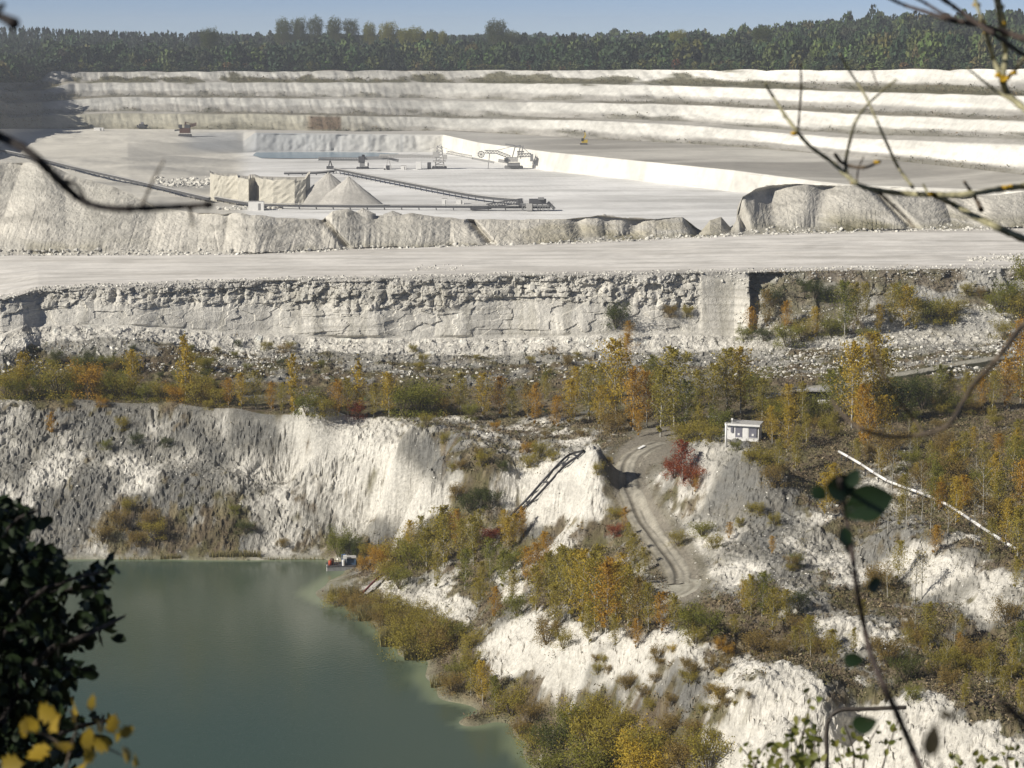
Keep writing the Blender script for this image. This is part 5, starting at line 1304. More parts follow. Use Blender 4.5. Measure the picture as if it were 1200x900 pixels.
# first bucket wheel excavator
def bucket_wheel(m_, c, R_, n_=9):
    for k in range(n_):
        a_ = 6.2832 * k / n_; q = np.array(c) + (R_ * math.cos(a_), 0, R_ * math.sin(a_)); q2 = np.array(c) + (R_ * math.cos(a_ + .7), 0, R_ * math.sin(a_ + .7))
        m_.bar(q, q2, .5, .4); m_.bar(np.array(c), q, .25, .25); m_.box(q, (R_ * .34, .9, R_ * .34), 0, a_)
p = hit(515, 198); s = mpx(p.y)
r = thing('bucket_wheel_excavator', 'pale dusty bucket wheel excavator with tall lattice tower and two long arms', 'mining machine', p, 0, 'bucket wheel excavators in the pit')
crawler(r, 5 * s, 14 * s, 3.4 * s)
m_ = MB()
for sx in (-1, 1):
    for sy in (-2, 2): m_.bar((sx * 5 * s, sy, 3 * s), (sx * 2.4 * s, sy * .6, 27 * s), .42, .42)
for z_ in range(5, 27, 4):
    for sy in (-1.6, 1.6): m_.bar((-4.6 * s + z_ * .08 * s, sy, z_ * s), (4.6 * s - z_ * .08 * s, sy, (z_ + 4) * s), .28, .28); m_.bar((-4.2 * s, sy, z_ * s), (4.2 * s, sy, z_ * s), .3, .3)
m_.obj('lattice_tower', LSTEEL, r)
box_part('platform', LSTEEL, r, (0, 0, 9 * s), (15 * s, 5, 1.0 * s)); box_part('cab', LSTEEL, r, (7 * s, -2, 14 * s), (4 * s, 2.5, 5 * s)); box_part('machine_house', LSTEEL, r, (-4 * s, 0, 17 * s), (7 * s, 4, 6 * s)); box_part('counterweight', DSTEEL, r, (-12 * s, 0, 4 * s), (4 * s, 4, 7 * s))
m_ = MB(); lattice(m_, (8 * s, 0, 18 * s), (38 * s, 0, 12.5 * s), 2, 1.3, 10, .26); m_.bar((38 * s, 0, 12.5 * s), (64 * s, 0, 7.5 * s), 1.8, 1.0); m_.obj('right_arm', LSTEEL, r)
m_ = MB(); m_.bar((-70 * s, 0, 15.5 * s), (-5 * s, 0, 14.5 * s), 1.8, .9); lattice(m_, (-70 * s, 0, 13.5 * s), (-5 * s, 0, 12.5 * s), 1.8, 1.6, 20, .2); m_.obj('left_arm', LSTEEL, r)
MB().bar((-62 * s, 0, 0), (-60 * s, 0, 14 * s), .4, .4).bar((-56 * s, 0, 0), (-60 * s, 0, 14 * s), .4, .4).obj('arm_support', LSTEEL, r)
MB().bar((0, 0, 27 * s), (30 * s, 0, 14.5 * s), .16, .16).bar((0, 0, 27 * s), (-40 * s, 0, 15 * s), .16, .16).obj('stay_ropes', LSTEEL, r)
box_part('hopper', WHITEP, r, (-24 * s, -3, 5 * s), (6 * s, 4, 8 * s))
# second bucket wheel excavator
p = hit(602, 198); s = mpx(p.y)
r = thing('bucket_wheel_excavator', 'grey bucket wheel excavator with wheel boom to the left, at end of white bench', 'mining machine', p, 0, 'bucket wheel excavators in the pit')
crawler(r, 5 * s, 18 * s, 4 * s, STEEL)
box_part('turntable', STEEL, r, (0, 0, 5.5 * s), (15 * s, 6, 3 * s)); box_part('machine_house', LSTEEL, r, (-1 * s, 0, 11 * s), (12 * s, 5, 5 * s)); box_part('cab', DSTEEL, r, (-9 * s, -2, 11 * s), (4 * s, 2.5, 4 * s))
m_ = MB(); lattice(m_, (-34 * s, 0, 18.5 * s), (-20 * s, 0, 18 * s), 2, 1.4, 4, .34); lattice(m_, (-20 * s, 0, 18 * s), (-4 * s, 0, 12 * s), 2, 1.5, 5, .34); m_.obj('wheel_boom', STEEL, r)
m_ = MB(); bucket_wheel(m_, (-38 * s, 0, 17 * s), 3.6 * s); m_.obj('bucket_wheel', STEEL, r)
MB().bar((-30 * s, 0, 0), (-28 * s, 0, 18 * s), .35, .35).obj('boom_prop', STEEL, r)
m_ = MB()
for x0, x1 in ((-2, 2), (4, 8), (8, 11)): m_.bar((x0 * s, -1.4, 12 * s), (x1 * s, -1.4, 27 * s), .5, .5); m_.bar((x0 * s, 1.4, 12 * s), (x1 * s, 1.4, 27 * s), .5, .5)
m_.bar((2 * s, 0, 27 * s), (-10 * s, 0, 29 * s), .5, .6); m_.bar((2 * s, 0, 26 * s), (8 * s, 0, 27 * s), .6, .8); m_.bar((4 * s, 0, 20 * s), (12 * s, 0, 20 * s), .5, .7); m_.obj('mast_frame', STEEL, r)
m_ = MB(); lattice(m_, (4 * s, 0, 14 * s), (20 * s, 0, 14.5 * s), 2.2, 1.6, 5, .34); m_.obj('counter_boom', STEEL, r); box_part('ballast_box', STEEL, r, (21 * s, 0, 13 * s), (3.5 * s, 4, 8 * s))
MB().bar((2 * s, 0, 27 * s), (-26 * s, 0, 20 * s), .2, .2).bar((8 * s, 0, 27 * s), (20 * s, 0, 17 * s), .2, .2).obj('stay_ropes', DSTEEL, r)
MB().bar((-6 * s, -1, 8 * s), (-18 * s, -1, 10 * s), 2.0, 1.6).obj('discharge_chute', LSTEEL, r)
# drive station
p = hit(622, 247); s = mpx(p.y)
r = thing('drive_station', 'grey conveyor drive station with ramp at right end of both conveyors', 'mining machine', p)
m_ = MB(); lattice(m_, (-52 * s, 0, 3 * s), (-10 * s, 0, 9.5 * s), 2.2, 1.6, 12, .24); m_.bar((-70 * s, 0, 2.5 * s), (-46 * s, 0, 3.5 * s), 2, 1); m_.obj('ramp', DSTEEL, r)
box_part('motor_house', DSTEEL, r, (8 * s, 0, 11 * s), (20 * s, 4, 5.5 * s)); box_part('motor', STEEL, r, (12 * s, -2, 14.8 * s), (7 * s, 2, 2.6 * s)); box_part('control_box', LSTEEL, r, (-2 * s, -2, 5 * s), (7 * s, 2, 8 * s))
m_ = MB()
for x_ in (-10, -4, 2, 8, 14, 20): m_.bar((x_ * s, -1.5, 0), (x_ * s, -1.5, 9 * s), .3, .3); m_.bar((x_ * s, -1.5, 0), ((x_ + 6) * s, -1.5, 9 * s), .2, .2)
m_.bar((-12 * s, -1.5, 8.5 * s), (22 * s, -1.5, 8.5 * s), .4, .4); m_.obj('support_frame', STEEL, r)
MB().cyl((-12 * s, -1.6, 9 * s), (-12 * s, 1.6, 9 * s), 1.2, 12).obj('tail_drum', DSTEEL, r); MB().bar((20 * s, 0, 10 * s), (28 * s, 0, 2 * s), 2, 1.2).obj('chute', STEEL, r)

# white cabins, van, truck, yellow excavator
def cabin(px, py, w, h, label, name='site_cabin', cat='container'):
    p = hit(px, py); s = mpx(p.y); r = thing(name, label, cat, p, 0, 'white site containers in the pit')
    box_part('body', WHITEP, r, (0, 0, h * s / 2), (w * s, 2.4, h * s)); box_part('roof_rim', LSTEEL, r, (0, 0, h * s + .06), (w * s + .2, 2.6, .12)); box_part('door', STEEL, r, (w * s * .22, -1.23, h * s * .42), (w * s * .16, .06, h * s * .75)); box_part('skid', DSTEEL, r, (0, -.9, .08), (w * s * 1.02, .2, .2))
cabin(300.5, 246.5, 18, 10.5, 'white site container in front of the cut chalk block'); cabin(521, 242, 6, 9.5, 'narrow upright white cabin beside the diagonal conveyor'); cabin(539, 239, 9, 6, 'small white box cabin touching the diagonal conveyor'); cabin(473, 199, 6, 5, 'tiny white cabin left of the pale excavator'); cabin(116, 153, 11, 3.5, 'low white container at foot of shaded wall, far left')
p = hit(453, 199); s = mpx(p.y)
r = thing('dump_truck', 'small dark and white truck between stacker and pale excavator', 'truck', p)
box_part('cab', WHITEP, r, (-2 * s, 0, 3.4 * s), (2.6 * s, 2, 3.6 * s)); box_part('tipper', DSTEEL, r, (1.6 * s, 0, 3.6 * s), (4 * s, 2.2, 2.8 * s), 0, -.12)
for x_ in (-2.2, 1.2, 2.8):
    for y_ in (-.9, .9): MB().cyl((x_ * s, y_ - .2, 1.0 * s), (x_ * s, y_ + .2, 1.0 * s), 1.0 * s, 10).obj('wheel', BLACKPIPE, r)
box_part('chassis', STEEL, r, (0, 0, 1.6 * s), (7 * s, 1.6, .6 * s))
p = hit(684, 169.5); s = mpx(p.y)
r = thing('yellow_excavator', 'yellow tracked excavator with raised arm on the upper grey bench', 'excavator', p)
crawler(r, 2.6, 7 * s, 1.8 * s); box_part('body', YELP, r, (1 * s, 0, 4 * s), (7 * s, 2.6, 3.6 * s)); box_part('cab', GLASS, r, (-1.6 * s, -.8, 6 * s), (2.4 * s, 1.4, 3.4 * s)); MB().bar((-1 * s, .3, 5 * s), (2 * s, .3, 11 * s), .7, .8).bar((2 * s, .3, 11 * s), (1 * s, .3, 15 * s), .5, .6).obj('arm', YELP, r); box_part('bucket', DSTEEL, r, (1 * s, .3, 15.5 * s), (1.8 * s, 1, 1.4 * s))
p = hit(166, 149.5); s = mpx(p.y)
r = thing('bulldozer', 'dark bulldozer against the foot of the far wall at left', 'bulldozer', p)
crawler(r, 2.6, 8 * s, 1.8 * s); box_part('body', DSTEEL, r, (0, 0, 3 * s), (6 * s, 2.4, 2.4 * s)); box_part('cab', GREYP, r, (1 * s, 0, 5 * s), (2.6 * s, 1.8, 2.4 * s)); box_part('blade', STEEL, r, (-5 * s, 0, 1.8 * s), (.5 * s, 3.4, 2.6 * s))

# pond in the pit
def pond():
    pts = [(300, 178.5), (340, 178.2), (400, 178.2), (440, 178.6), (468, 180), (450, 183), (420, 184.5), (370, 185.5), (330, 185.5), (306, 185), (296, 182)]
    base = hit(380, 182); z = base.z + .35
    V = [tuple(P(x, y, z / ray(x, y)[1])) for x, y in pts]
    me = bpy.data.meshes.new('pit_pond'); me.from_pydata(V, [], [tuple(range(len(V)))[::-1]])
    m, nd, lk, bs = new_mat('pond_water'); bs.inputs['Base Color'].default_value = (.20, .28, .34, 1); bs.inputs['Roughness'].default_value = .25
    nz = nd.new('ShaderNodeTexNoise'); nz.inputs['Scale'].default_value = .5; bp = nd.new('ShaderNodeBump'); bp.inputs['Strength'].default_value = .2; bp.inputs['Distance'].default_value = .1
    lk.new(nz.outputs['Fac'], bp.inputs['Height']); lk.new(bp.outputs[0], bs.inputs['Normal'])
    me.materials.append(m); link('pit_pond', me, kind='structure')
pond()

# ---- white pipe on the plateau
def white_pipe():
    pix = [(983, 537), (1010, 551), (1040, 567), (1075, 584), (1110, 603), (1150, 626), (1192, 650)]
    pts = [hit(x, y) + Vector((0, 0, 0)) for x, y in pix]
    z = np.polyfit([p.x for p in pts], [p.z for p in pts], 2)
    P_ = [np.array((p.x, p.y, np.polyval(z, p.x) + .75)) for p in pts]
    P_ = smooth_pts(P_, 2); o = Vector(P_[0]) - Vector((0, 0, .75))
    r = thing('white_pipeline', 'long white pipe laid diagonally across the birch scrub at right', 'pipeline', o)
    for a_, b_ in zip(P_[:-1], P_[1:]):
        MB().cyl(a_ - np.array(o), b_ - np.array(o), .17, 12).obj('pipe_section', WHITEP, r, True)
        d_ = (b_ - a_) / np.linalg.norm(b_ - a_)
        MB().cyl(b_ - np.array(o) - d_ * .05, b_ - np.array(o) + d_ * .05, .20, 12).obj('flange', RUST, r)
        q = (a_ + b_) / 2 - np.array(o); g = ground(q[0] + o.x, q[1] + o.y) - o.z
        if q[2] - .17 > g: MB().bar((q[0] - .3, q[1], q[2] - .15), (q[0] - .3, q[1], g - .3), .12, .12).bar((q[0] + .3, q[1], q[2] - .15), (q[0] + .3, q[1], g - .3), .12, .12).bar((q[0] - .45, q[1], q[2] - .2), (q[0] + .45, q[1], q[2] - .2), .12, .1).obj('pipe_support', DSTEEL, r)
white_pipe()

# ---- twin dark pipes down the flank of the white pile
def twin_pipes():
    top = hit(684, 533); o = top
    r = thing('twin_slope_pipes', 'two parallel black pipes running down beside the white chalk pile', 'pipeline', o)
    for pix in ([(684, 531), (671, 534), (661, 540), (640, 562), (618, 587), (598, 607)], [(684, 531), (676, 538), (662, 548), (643, 569), (622, 591), (602, 607)]):
        pts = []
        for x, y in pix:
            q = hit(x, y); pts.append(q)
        zz = smooth(np.array([q.z for q in pts]), 2); P_ = [np.array(q - o) + (0, -.2, .35) for q in pts]
        P_ = smooth_pts(P_, 5)
        MB().tube(P_, [.16] * len(P_), 9).obj('pipe', BLACKPIPE, r, True)
    for x, y in ((661, 544), (640, 566), (619, 589)):
        q = hit(x, y) - o; MB().box(tuple(q + Vector((0, -.1, .15))), (1.3, .25, .2)).obj('sleeper', DSTEEL, r)
twin_pipes()

# ---- hut
p = hit(870, 517); p.z = ground(p.x, p.y); s = mpx(p.y * CP - p.z * SP)
h0 = -.1
r = thing('site_hut', 'small white flat-roofed hut with grey shutters among yellow birches', 'hut', p, -.28)
W_, H_, Dp = 37 * s, 19 * s, 2.6
def wall(c, d): return MB().box(c, d).obj('wall', WHITEP, r)
wall((0, Dp, H_ / 2), (W_, .12, H_)); wall((-W_ / 2, Dp / 2, H_ / 2), (.12, Dp, H_)); wall((W_ / 2, Dp / 2, H_ / 2), (.12, Dp, H_))
wall((-W_ * .36, 0, H_ / 2), (W_ * .26, .12, H_)); wall((0, 0, H_ * .12), (W_ * .98, .10, H_ * .24)); wall((0, 0, H_ * .93), (W_ * .98, .10, H_ * .14)); wall((W_ * .10, -.01, H_ * .5), (W_ * .2, .1, H_ * .8))
rf = MB().box((0, Dp / 2 - .1, H_ + .1), (W_ + .5, Dp + .6, .14), 0, 0).obj('roof', LSTEEL, r); MB().box((0, -.42, H_ + .06), (W_ + .52, .05, .26)).obj('fascia', WHITEP, rf)
for x_, w_ in ((-W_ * .12, .22), (W_ * .33, .24)):
    sh = box_part('window', GREYP, r, (x_, -.05, H_ * .54), (W_ * w_, .06, H_ * .62)); MB().box((x_, -.1, H_ * .86), (W_ * w_ + .1, .05, .07)).box((x_, -.1, H_ * .22), (W_ * w_ + .1, .05, .07)).obj('frame', WHITEP, sh); MB().box((x_, -.1, H_ * .42), (.28, .04, .3)).obj('notice', WHITEP, sh)
box_part('lamp_housing', GREYP, r, (-W_ * .34, -.14, H_ * .7), (.3, .18, .75)); MB().cyl((-W_ * .34, 0, H_), (-W_ * .34, 0, H_ + .7), .05, 8).box((-W_ * .34, 0, H_ + .75), (.25, .2, .25)).obj('vent_pipe', WHITEP, r)
box_part('door', WHITEP, r, (W_ * .10, -.08, H_ * .44), (W_ * .15, .05, H_ * .8))
q = hit(850.5, 524); g_ = thing('white_post', 'tall slim white post at the left corner of the hut', 'post', q); MB().cyl((0, 0, -.3), (0, 0, 26 * s), .13, 10).obj('shaft', WHITEP, g_, True); MB().cyl((0, 0, 26 * s), (0, 0, 26.6 * s), .18, 10).obj('cap', LSTEEL, g_)
# small white things
q = hit(752, 526); g_ = thing('white_slab', 'small white sheet lying at the top of the dirt track', 'sheet', q + Vector((0, 0, .15)), .5); MB().box((0, 0, .1), (1.1, .5, .1), .2, -.25).obj('panel', WHITEP, g_); MB().box((0, .2, -.05), (1.0, .12, .2), .2).obj('support', LSTEEL, g_)
q = hit(963, 472); g_ = thing('culvert', 'dark culvert mouth with a white slab under the light embankment', 'culvert', q); MB().box((-1.5, .6, 1.1), (5.2, 1.6, 1.5)).obj('painted_mouth_shade', BLACKPIPE, g_); MB().box((.2, -.4, .25), (1.7, 1.2, .5)).obj('slab', WHITEP, g_); MB().box((-1.5, .3, 1.95), (5.8, 2.2, .22)).obj('lintel', LSTEEL, g_)  # solid black box paints the shade inside the culvert mouth

# ---- work pontoon moored in the lake
q = P(400, 668, LAKE_Z / ray(400, 668)[1]); s = mpx(q.y * CP - q.z * SP)
g_ = thing('work_pontoon', 'small grey work pontoon with orange drum and blue winch moored at bank', 'boat', q, .12)
MB().box((0, .8, .25), (34 * s, 2.4, .7)).obj('hull', STEEL, g_)
dk = MB().box((0, .8, .64), (35 * s, 2.5, .08)).obj('deck', DSTEEL, g_)
MB().cyl((-13 * s, .3, .68), (-13 * s, .3, 1.35), .24, 14).obj('orange_drum', REDP, g_, True); MB().cyl((-10.5 * s, .9, .68), (-10.5 * s, .9, 1.45), .3, 14).obj('rusty_drum', RUST, g_, True)
m_ = MB()
for x_ in (1, 5): m_.bar((x_ * s, .2, .68), (x_ * s, .2, 2.2), .1, .1); m_.bar((x_ * s, 1.2, .68), (x_ * s, .2, 2.2), .1, .1)
m_.bar((1 * s, .2, 2.2), (5 * s, .2, 2.2), .14, .14); m_.cyl((1 * s, .5, 1.2), (5 * s, .5, 1.2), .28, 12); m_.obj('winch', BLUEP, g_)
MB().cyl((2.5 * s, -.1, .68), (2.5 * s, -.1, 1.5), .22, 12).box((4.5 * s, 0, 1.9), (.5, .4, .5)).obj('white_tank', WHITEP, g_)
cb = MB().box((12 * s, .9, 1.06), (11 * s, 1.4, .8)).obj('cabin', flat_mat('blue_grey_paint', (.07, .12, .19), .5), g_); MB().box((12 * s, .9, 1.66), (11.6 * s, 1.5, .07)).obj('roof', LSTEEL, cb)
MB().cyl((-16.5 * s, -.3, -.3), (-16.5 * s, -.3, .9), .12, 10).obj('bollard', LSTEEL, g_)
m_ = MB()
for x_ in (-9, -6, -3): m_.bar((x_ * s, -.38, .68), (x_ * s, -.38, 1.5), .06, .06)
m_.bar((-9 * s, -.38, 1.5), (-3 * s, -.38, 1.5), .06, .06).bar((-9 * s, -.38, 1.1), (-3 * s, -.38, 1.1), .05, .05).obj('railing', RUST, g_)
a_, b_ = hit(425, 697), hit(447, 676); o = a_
g_ = thing('red_float_boom', 'dark red pipe with pale plank leaning on the bank by pontoon', 'pipe', o)
MB().tube([(0, 0, .25), tuple((b_ - a_) * .5 + Vector((0, 0, .35))), tuple(b_ - a_ + Vector((0, 0, .3)))], [.13, .13, .13], 9).obj('pipe', flat_mat('dark_red_paint', (.17, .03, .035), .6), g_, True)
MB().bar((.5, -.4, .3), tuple(b_ - a_ + Vector((.7, -.3, .25))), .5, .08).obj('plank', LSTEEL, g_)

# ------------------------------------------------------------------ things close to the camera
BARKM = flat_mat('mid_twig_bark', (.06, .045, .038), .85, vary=.4, scale=60, bump=.5)
BARKD = flat_mat('shade_dark_twig_bark', (.022, .018, .016), .85, vary=.4, scale=60, bump=.5)  # near-black bark colour stands in for tree shade on the twigs
BARKB = flat_mat('brown_twig_bark', (.11, .085, .06), .85, vary=.4, scale=60, bump=.5)
LICH = flat_mat('yellow_lichen', (.42, .26, .02), .9, vary=.4, scale=60, bump=.6)
BARKG = flat_mat('grey_green_bark', (.27, .25, .15), .9, vary=.5, scale=40, bump=.6)
def single_leaf(mat, name='leaf', ser=0, asp=.52):
    """one folded leaf of unit length along +Y"""
    rows_ = 7; V = []; Fc = []
    for i in range(rows_ + 1):
        t_ = i / rows_; w = asp * math.sin(math.pi * t_ ** .8) ** .8 * .5 + (ser * .1 if i % 2 and 0 < i < rows_ else 0)
        zc = -.12 * (t_ - .4) ** 2
        V += [(-w, t_ - (.06 if ser else 0), zc + .22 * w), (0, t_, zc), (w, t_ - (.06 if ser else 0), zc + .22 * w)]
    for i in range(rows_):
        for k in (0, 1): Fc.append((3 * i + k, 3 * i + k + 1, 3 * i + k + 4, 3 * i + k + 3))
    me = bpy.data.meshes.new(name); me.from_pydata(V, [], Fc); me.materials.append(mat); me.update()
    me.polygons.foreach_set('use_smooth', [True] * len(me.polygons)); return me
def leaf_surface(name, col, col2, trans=.25, spec=.5, rough=.45):
    m, nd, lk, bs = new_mat(name); oi = nd.new('ShaderNodeObjectInfo'); tc = nd.new('ShaderNodeTexCoord')
    nz = nd.new('ShaderNodeTexNoise'); nz.inputs['Scale'].default_value = 6; lk.new(tc.outputs['Object'], nz.inputs['Vector'])
    ad = nd.new('ShaderNodeMath'); ad.operation = 'ADD'; ml = nd.new('ShaderNodeMath'); ml.operation = 'MULTIPLY'; ml.inputs[1].default_value = .5
    lk.new(oi.outputs['Random'], ml.inputs[0]); lk.new(ml.outputs[0], ad.inputs[0]); 
    m2 = nd.new('ShaderNodeMath'); m2.operation = 'MULTIPLY'; m2.inputs[1].default_value = .6; lk.new(nz.outputs['Fac'], m2.inputs[0]); lk.new(m2.outputs[0], ad.inputs[1])
    mx = nd.new('ShaderNodeMix'); mx.data_type = 'RGBA'; mx.inputs[6].default_value = (*col, 1); mx.inputs[7].default_value = (*col2, 1); lk.new(ad.outputs[0], mx.inputs[0])
    lk.new(mx.outputs[2], bs.inputs['Base Color']); bs.inputs['Roughness'].default_value = rough; bs.inputs['Specular IOR Level'].default_value = spec
    tr = nd.new('ShaderNodeBsdfTranslucent'); lk.new(mx.outputs[2], tr.inputs['Color']); ms = nd.new('ShaderNodeMixShader'); ms.inputs[0].default_value = trans
    lk.new(bs.outputs[0], ms.inputs[1]); lk.new(tr.outputs[0], ms.inputs[2]); lk.new(ms.outputs[0], nd['Material Output'].inputs['Surface'])
    return m
LEAFD = leaf_surface('shade_dark_shrub_leaf', (.010, .018, .007), (.020, .034, .012), .12, .25, .5)  # shade on the shrub is put into this near-black leaf colour
LEAFY = leaf_surface('yellow_maple_leaf', (.38, .25, .02), (.28, .21, .03), .45)
LEAFG = leaf_surface('fresh_green_leaf', (.10, .14, .03), (.24, .22, .05), .35)
LEAFT = leaf_surface('deep_green_leaf', (.012, .026, .009), (.020, .040, .012), .12)

def branch(name, mat, root, o, pix, D, r0, r1, n_=6, wob=.35, Dj=None):
    """pix: photo pixels; D distance in metres (or list); r in photo pixels"""
    Ds = D if isinstance(D, (list, tuple)) else [D + .04 * D * math.sin(i * 1.7) for i in range(len(pix))]
    pts = smooth_pts([tuple(P(x, y, d_) - o) for (x, y), d_ in zip(pix, Ds)], n_)
    n__ = len(pts); dm = sum(Ds) / len(Ds)
    rr = [(r0 + (r1 - r0) * i / (n__ - 1)) * (1 + wob * .35 * math.sin(i * 2.3) + wob * .3 * random.uniform(-1, 1)) * dm / F for i in range(n__)]
    return MB().tube(pts, rr, 8).obj(name, mat, root, True)
def put_leaf(me, root, o, px, py, D, size_px, name='leaf', tilt=None, face=.6):
    ob = bpy.data.objects.new(name, me); COL.objects.link(ob); ob.parent = root
    p = P(px, py, D); s_ = size_px * D / F
    # leaves turn their faces mostly to the open side
    if tilt is None: tilt = random.uniform(0, 360)
    q = Matrix.Rotation(math.radians(90) + random.gauss(0, face), 4, 'X'); z_ = Matrix.Rotation(random.gauss(0, face), 4, 'Z'); y_ = Matrix.Rotation(math.radians(tilt), 4, 'Y')
    ob.matrix_local = Matrix.Translation(p - o) @ z_ @ y_ @ q @ Matrix.Scale(s_, 4) @ Matrix.Translation((0, -.5, 0))
    return ob

# left bare branch
o = P(-30, 140, 3.6)
r = thing('bare_branch', 'dark bare branch curving in from the left edge above the pit', 'branch', o)
mb = branch('main_stem', BARKD, r, o, [(-30, 142), (0, 160), (25, 172), (48, 190), (72, 214), (98, 236), (130, 244), (175, 244), (215, 242), (248, 240)], 3.6, 6.2, 3.0)
MB().tube([tuple(P(236, 241, 3.6) - o), tuple(P(243, 240, 3.6) - o), tuple(P(250, 240, 3.6) - o)], [.003, .008, .004], 8).obj('bud_knot', BARKD, r, True)
branch('twig', BARKB, r, o, [(166, 243), (172, 228), (180, 210), (192, 188)], 3.65, 2.2, 1.0); branch('twig', BARKB, r, o, [(222, 242), (224, 252), (226, 266)], 3.6, 2.4, 1.4); branch('twig', BARKD, r, o, [(72, 214), (80, 212), (92, 220), (100, 234)], 3.62, 2.5, 2.0)
o = P(-30, 0, 3.0)
r = thing('branch_stub', 'short dark twig end poking in at the top left corner', 'branch', o)
branch('stem', BARKD, r, o, [(-30, 10), (-8, 16), (6, 22), (17, 28)], 3.0, 4, 6.5); branch('twig', BARKD, r, o, [(-6, 16), (0, 10), (3, 6)], 3.0, 4, 3)

# right lichen-covered branches
o = P(1230, 212, 6.0)
r = thing('lichen_branch', 'grey branch spotted with yellow lichen reaching in from right over the bank', 'branch', o)
A1_ = [(1235, 213), (1200, 218), (1170, 222), (1130, 228), (1090, 228), (1050, 226), (1012, 219), (995, 208), (975, 190), (950, 172), (935, 155), (920, 135), (905, 112), (897, 98)]
branch('main_stem', BARKG, r, o, A1_, 6.0, 4.2, 1.6)
for pix, a_, b_, mt in (([(1095, 229), (1118, 240), (1145, 255), (1172, 268), (1200, 280), (1230, 292)], 3.2, 4.8, BARKG), ([(993, 206), (991, 190), (996, 165), (1003, 142), (1015, 125), (1030, 110), (1050, 94)], 2.2, 1.2, BARKG),
        ([(1070, 220), (1052, 195), (1038, 165), (1026, 138), (1014, 112), (1000, 90), (984, 64)], 2.0, 1.2, BARKG), ([(979, 181), (986, 190), (998, 195), (1015, 196), (1031, 189)], 2.4, 1.8, BARKB), ([(935, 155), (937, 130), (939, 100), (938, 74)], 1.5, 1.0, BARKB),
        ([(1150, 246), (1143, 232), (1130, 213)], 3.2, 1.6, BARKB), ([(1088, 228), (1082, 216)], 1.8, 1.2, BARKG), ([(1030, 226), (1045, 240), (1060, 254), (1072, 268)], 2.0, 1.0, BARKB), ([(935, 155), (925, 142), (918, 136)], 1.8, 1.0, BARKG), ([(1004, 212), (1006, 198), (1012, 184)], 1.2, .8, BARKB), ([(1028, 100), (1022, 82)], 1.0, .7, BARKB)):
    branch('twig', mt, r, o, pix, 6.0, a_, b_)
def lichen(root, o, pts, D, rr):
    for x, y in pts:
        V = ICO * np.random.default_rng(int(x * 7 + y)).uniform(.7, 1.25, (12, 1)) * rr * D / F * np.array([1.5, 1, .9]) + np.array(P(x, y, D) - o)
        MB().add(V, [tuple(f) for f in IF]).obj('lichen_patch', LICH, root, True)
lichen(r, o, [(1000, 214), (1016, 220), (1092, 227), (1112, 228), (1143, 226), (1178, 220), (1184, 218), (931, 156), (1028, 190)], 5.95, 3.2)
o = P(1230, 60, 5.0)
r = thing('crossing_twigs', 'thick dark twigs crossing the sky at the top right corner', 'branch', o)
for pix, a_, b_ in (([(1038, -4), (1060, 6), (1085, 14), (1112, 23), (1150, 30), (1190, 42), (1230, 56)], 1.8, 3.8), ([(1066, -6), (1085, 4), (1105, 16), (1130, 26)], 1.8, 2.0), ([(1098, -6), (1118, 8), (1140, 24), (1165, 40), (1190, 58), (1225, 80)], 3.0, 2.6)): branch('twig', BARKM, r, o, pix, 5.0, a_, b_)
o = P(1180, 130, 5.6)
r = thing('lichen_twig_cluster', 'upright twigs yellow with lichen fanning up at the top right', 'branch', o)
for pix, a_, b_ in (([(1174, 92), (1164, 68), (1156, 40), (1148, 16), (1141, -6)], 3.0, 2.0), ([(1175, 92), (1178, 62), (1173, 30), (1166, -6)], 3.2, 2.4), ([(1176, 92), (1180, 58), (1176, 20), (1170, -6)], 2.4, 1.6), ([(1177, 94), (1188, 84), (1200, 68)], 2.6, 1.8), ([(1175, 94), (1180, 108), (1196, 124), (1226, 146)], 4.2, 4.0), ([(1196, 124), (1165, 105), (1134, 80)], 2.2, 1.0)): branch('stem', BARKG, r, o, pix, 5.6, a_, b_)
lichen(r, o, [(1175, 90), (1180, 92), (1170, 88), (1176, 94), (1157, 38), (1176, 28), (1152, 26), (1144, 6), (1172, 8), (1187, 86)], 5.55, 3.6)
o = P(1230, 350, 4.2)
r = thing('curved_branch', 'smooth bare branch curving down in a hook at the right edge', 'branch', o)
branch('main_stem', BARKB, r, o, [(1235, 345), (1200, 380), (1182, 403), (1165, 425), (1142, 450), (1128, 472), (1115, 494), (1100, 504), (1075, 510), (1045, 512), (1012, 504), (992, 490), (974, 468)], 4.2, 3.9, 1.9)
branch('twig', BARKB, r, o, [(1082, 508), (1070, 490), (1052, 468), (1036, 440), (1022, 405), (1004, 370)], 4.3, 1.7, 1.0); branch('twig', BARKB, r, o, [(1030, 508), (1036, 503)], 4.2, 1.6, 1.0)

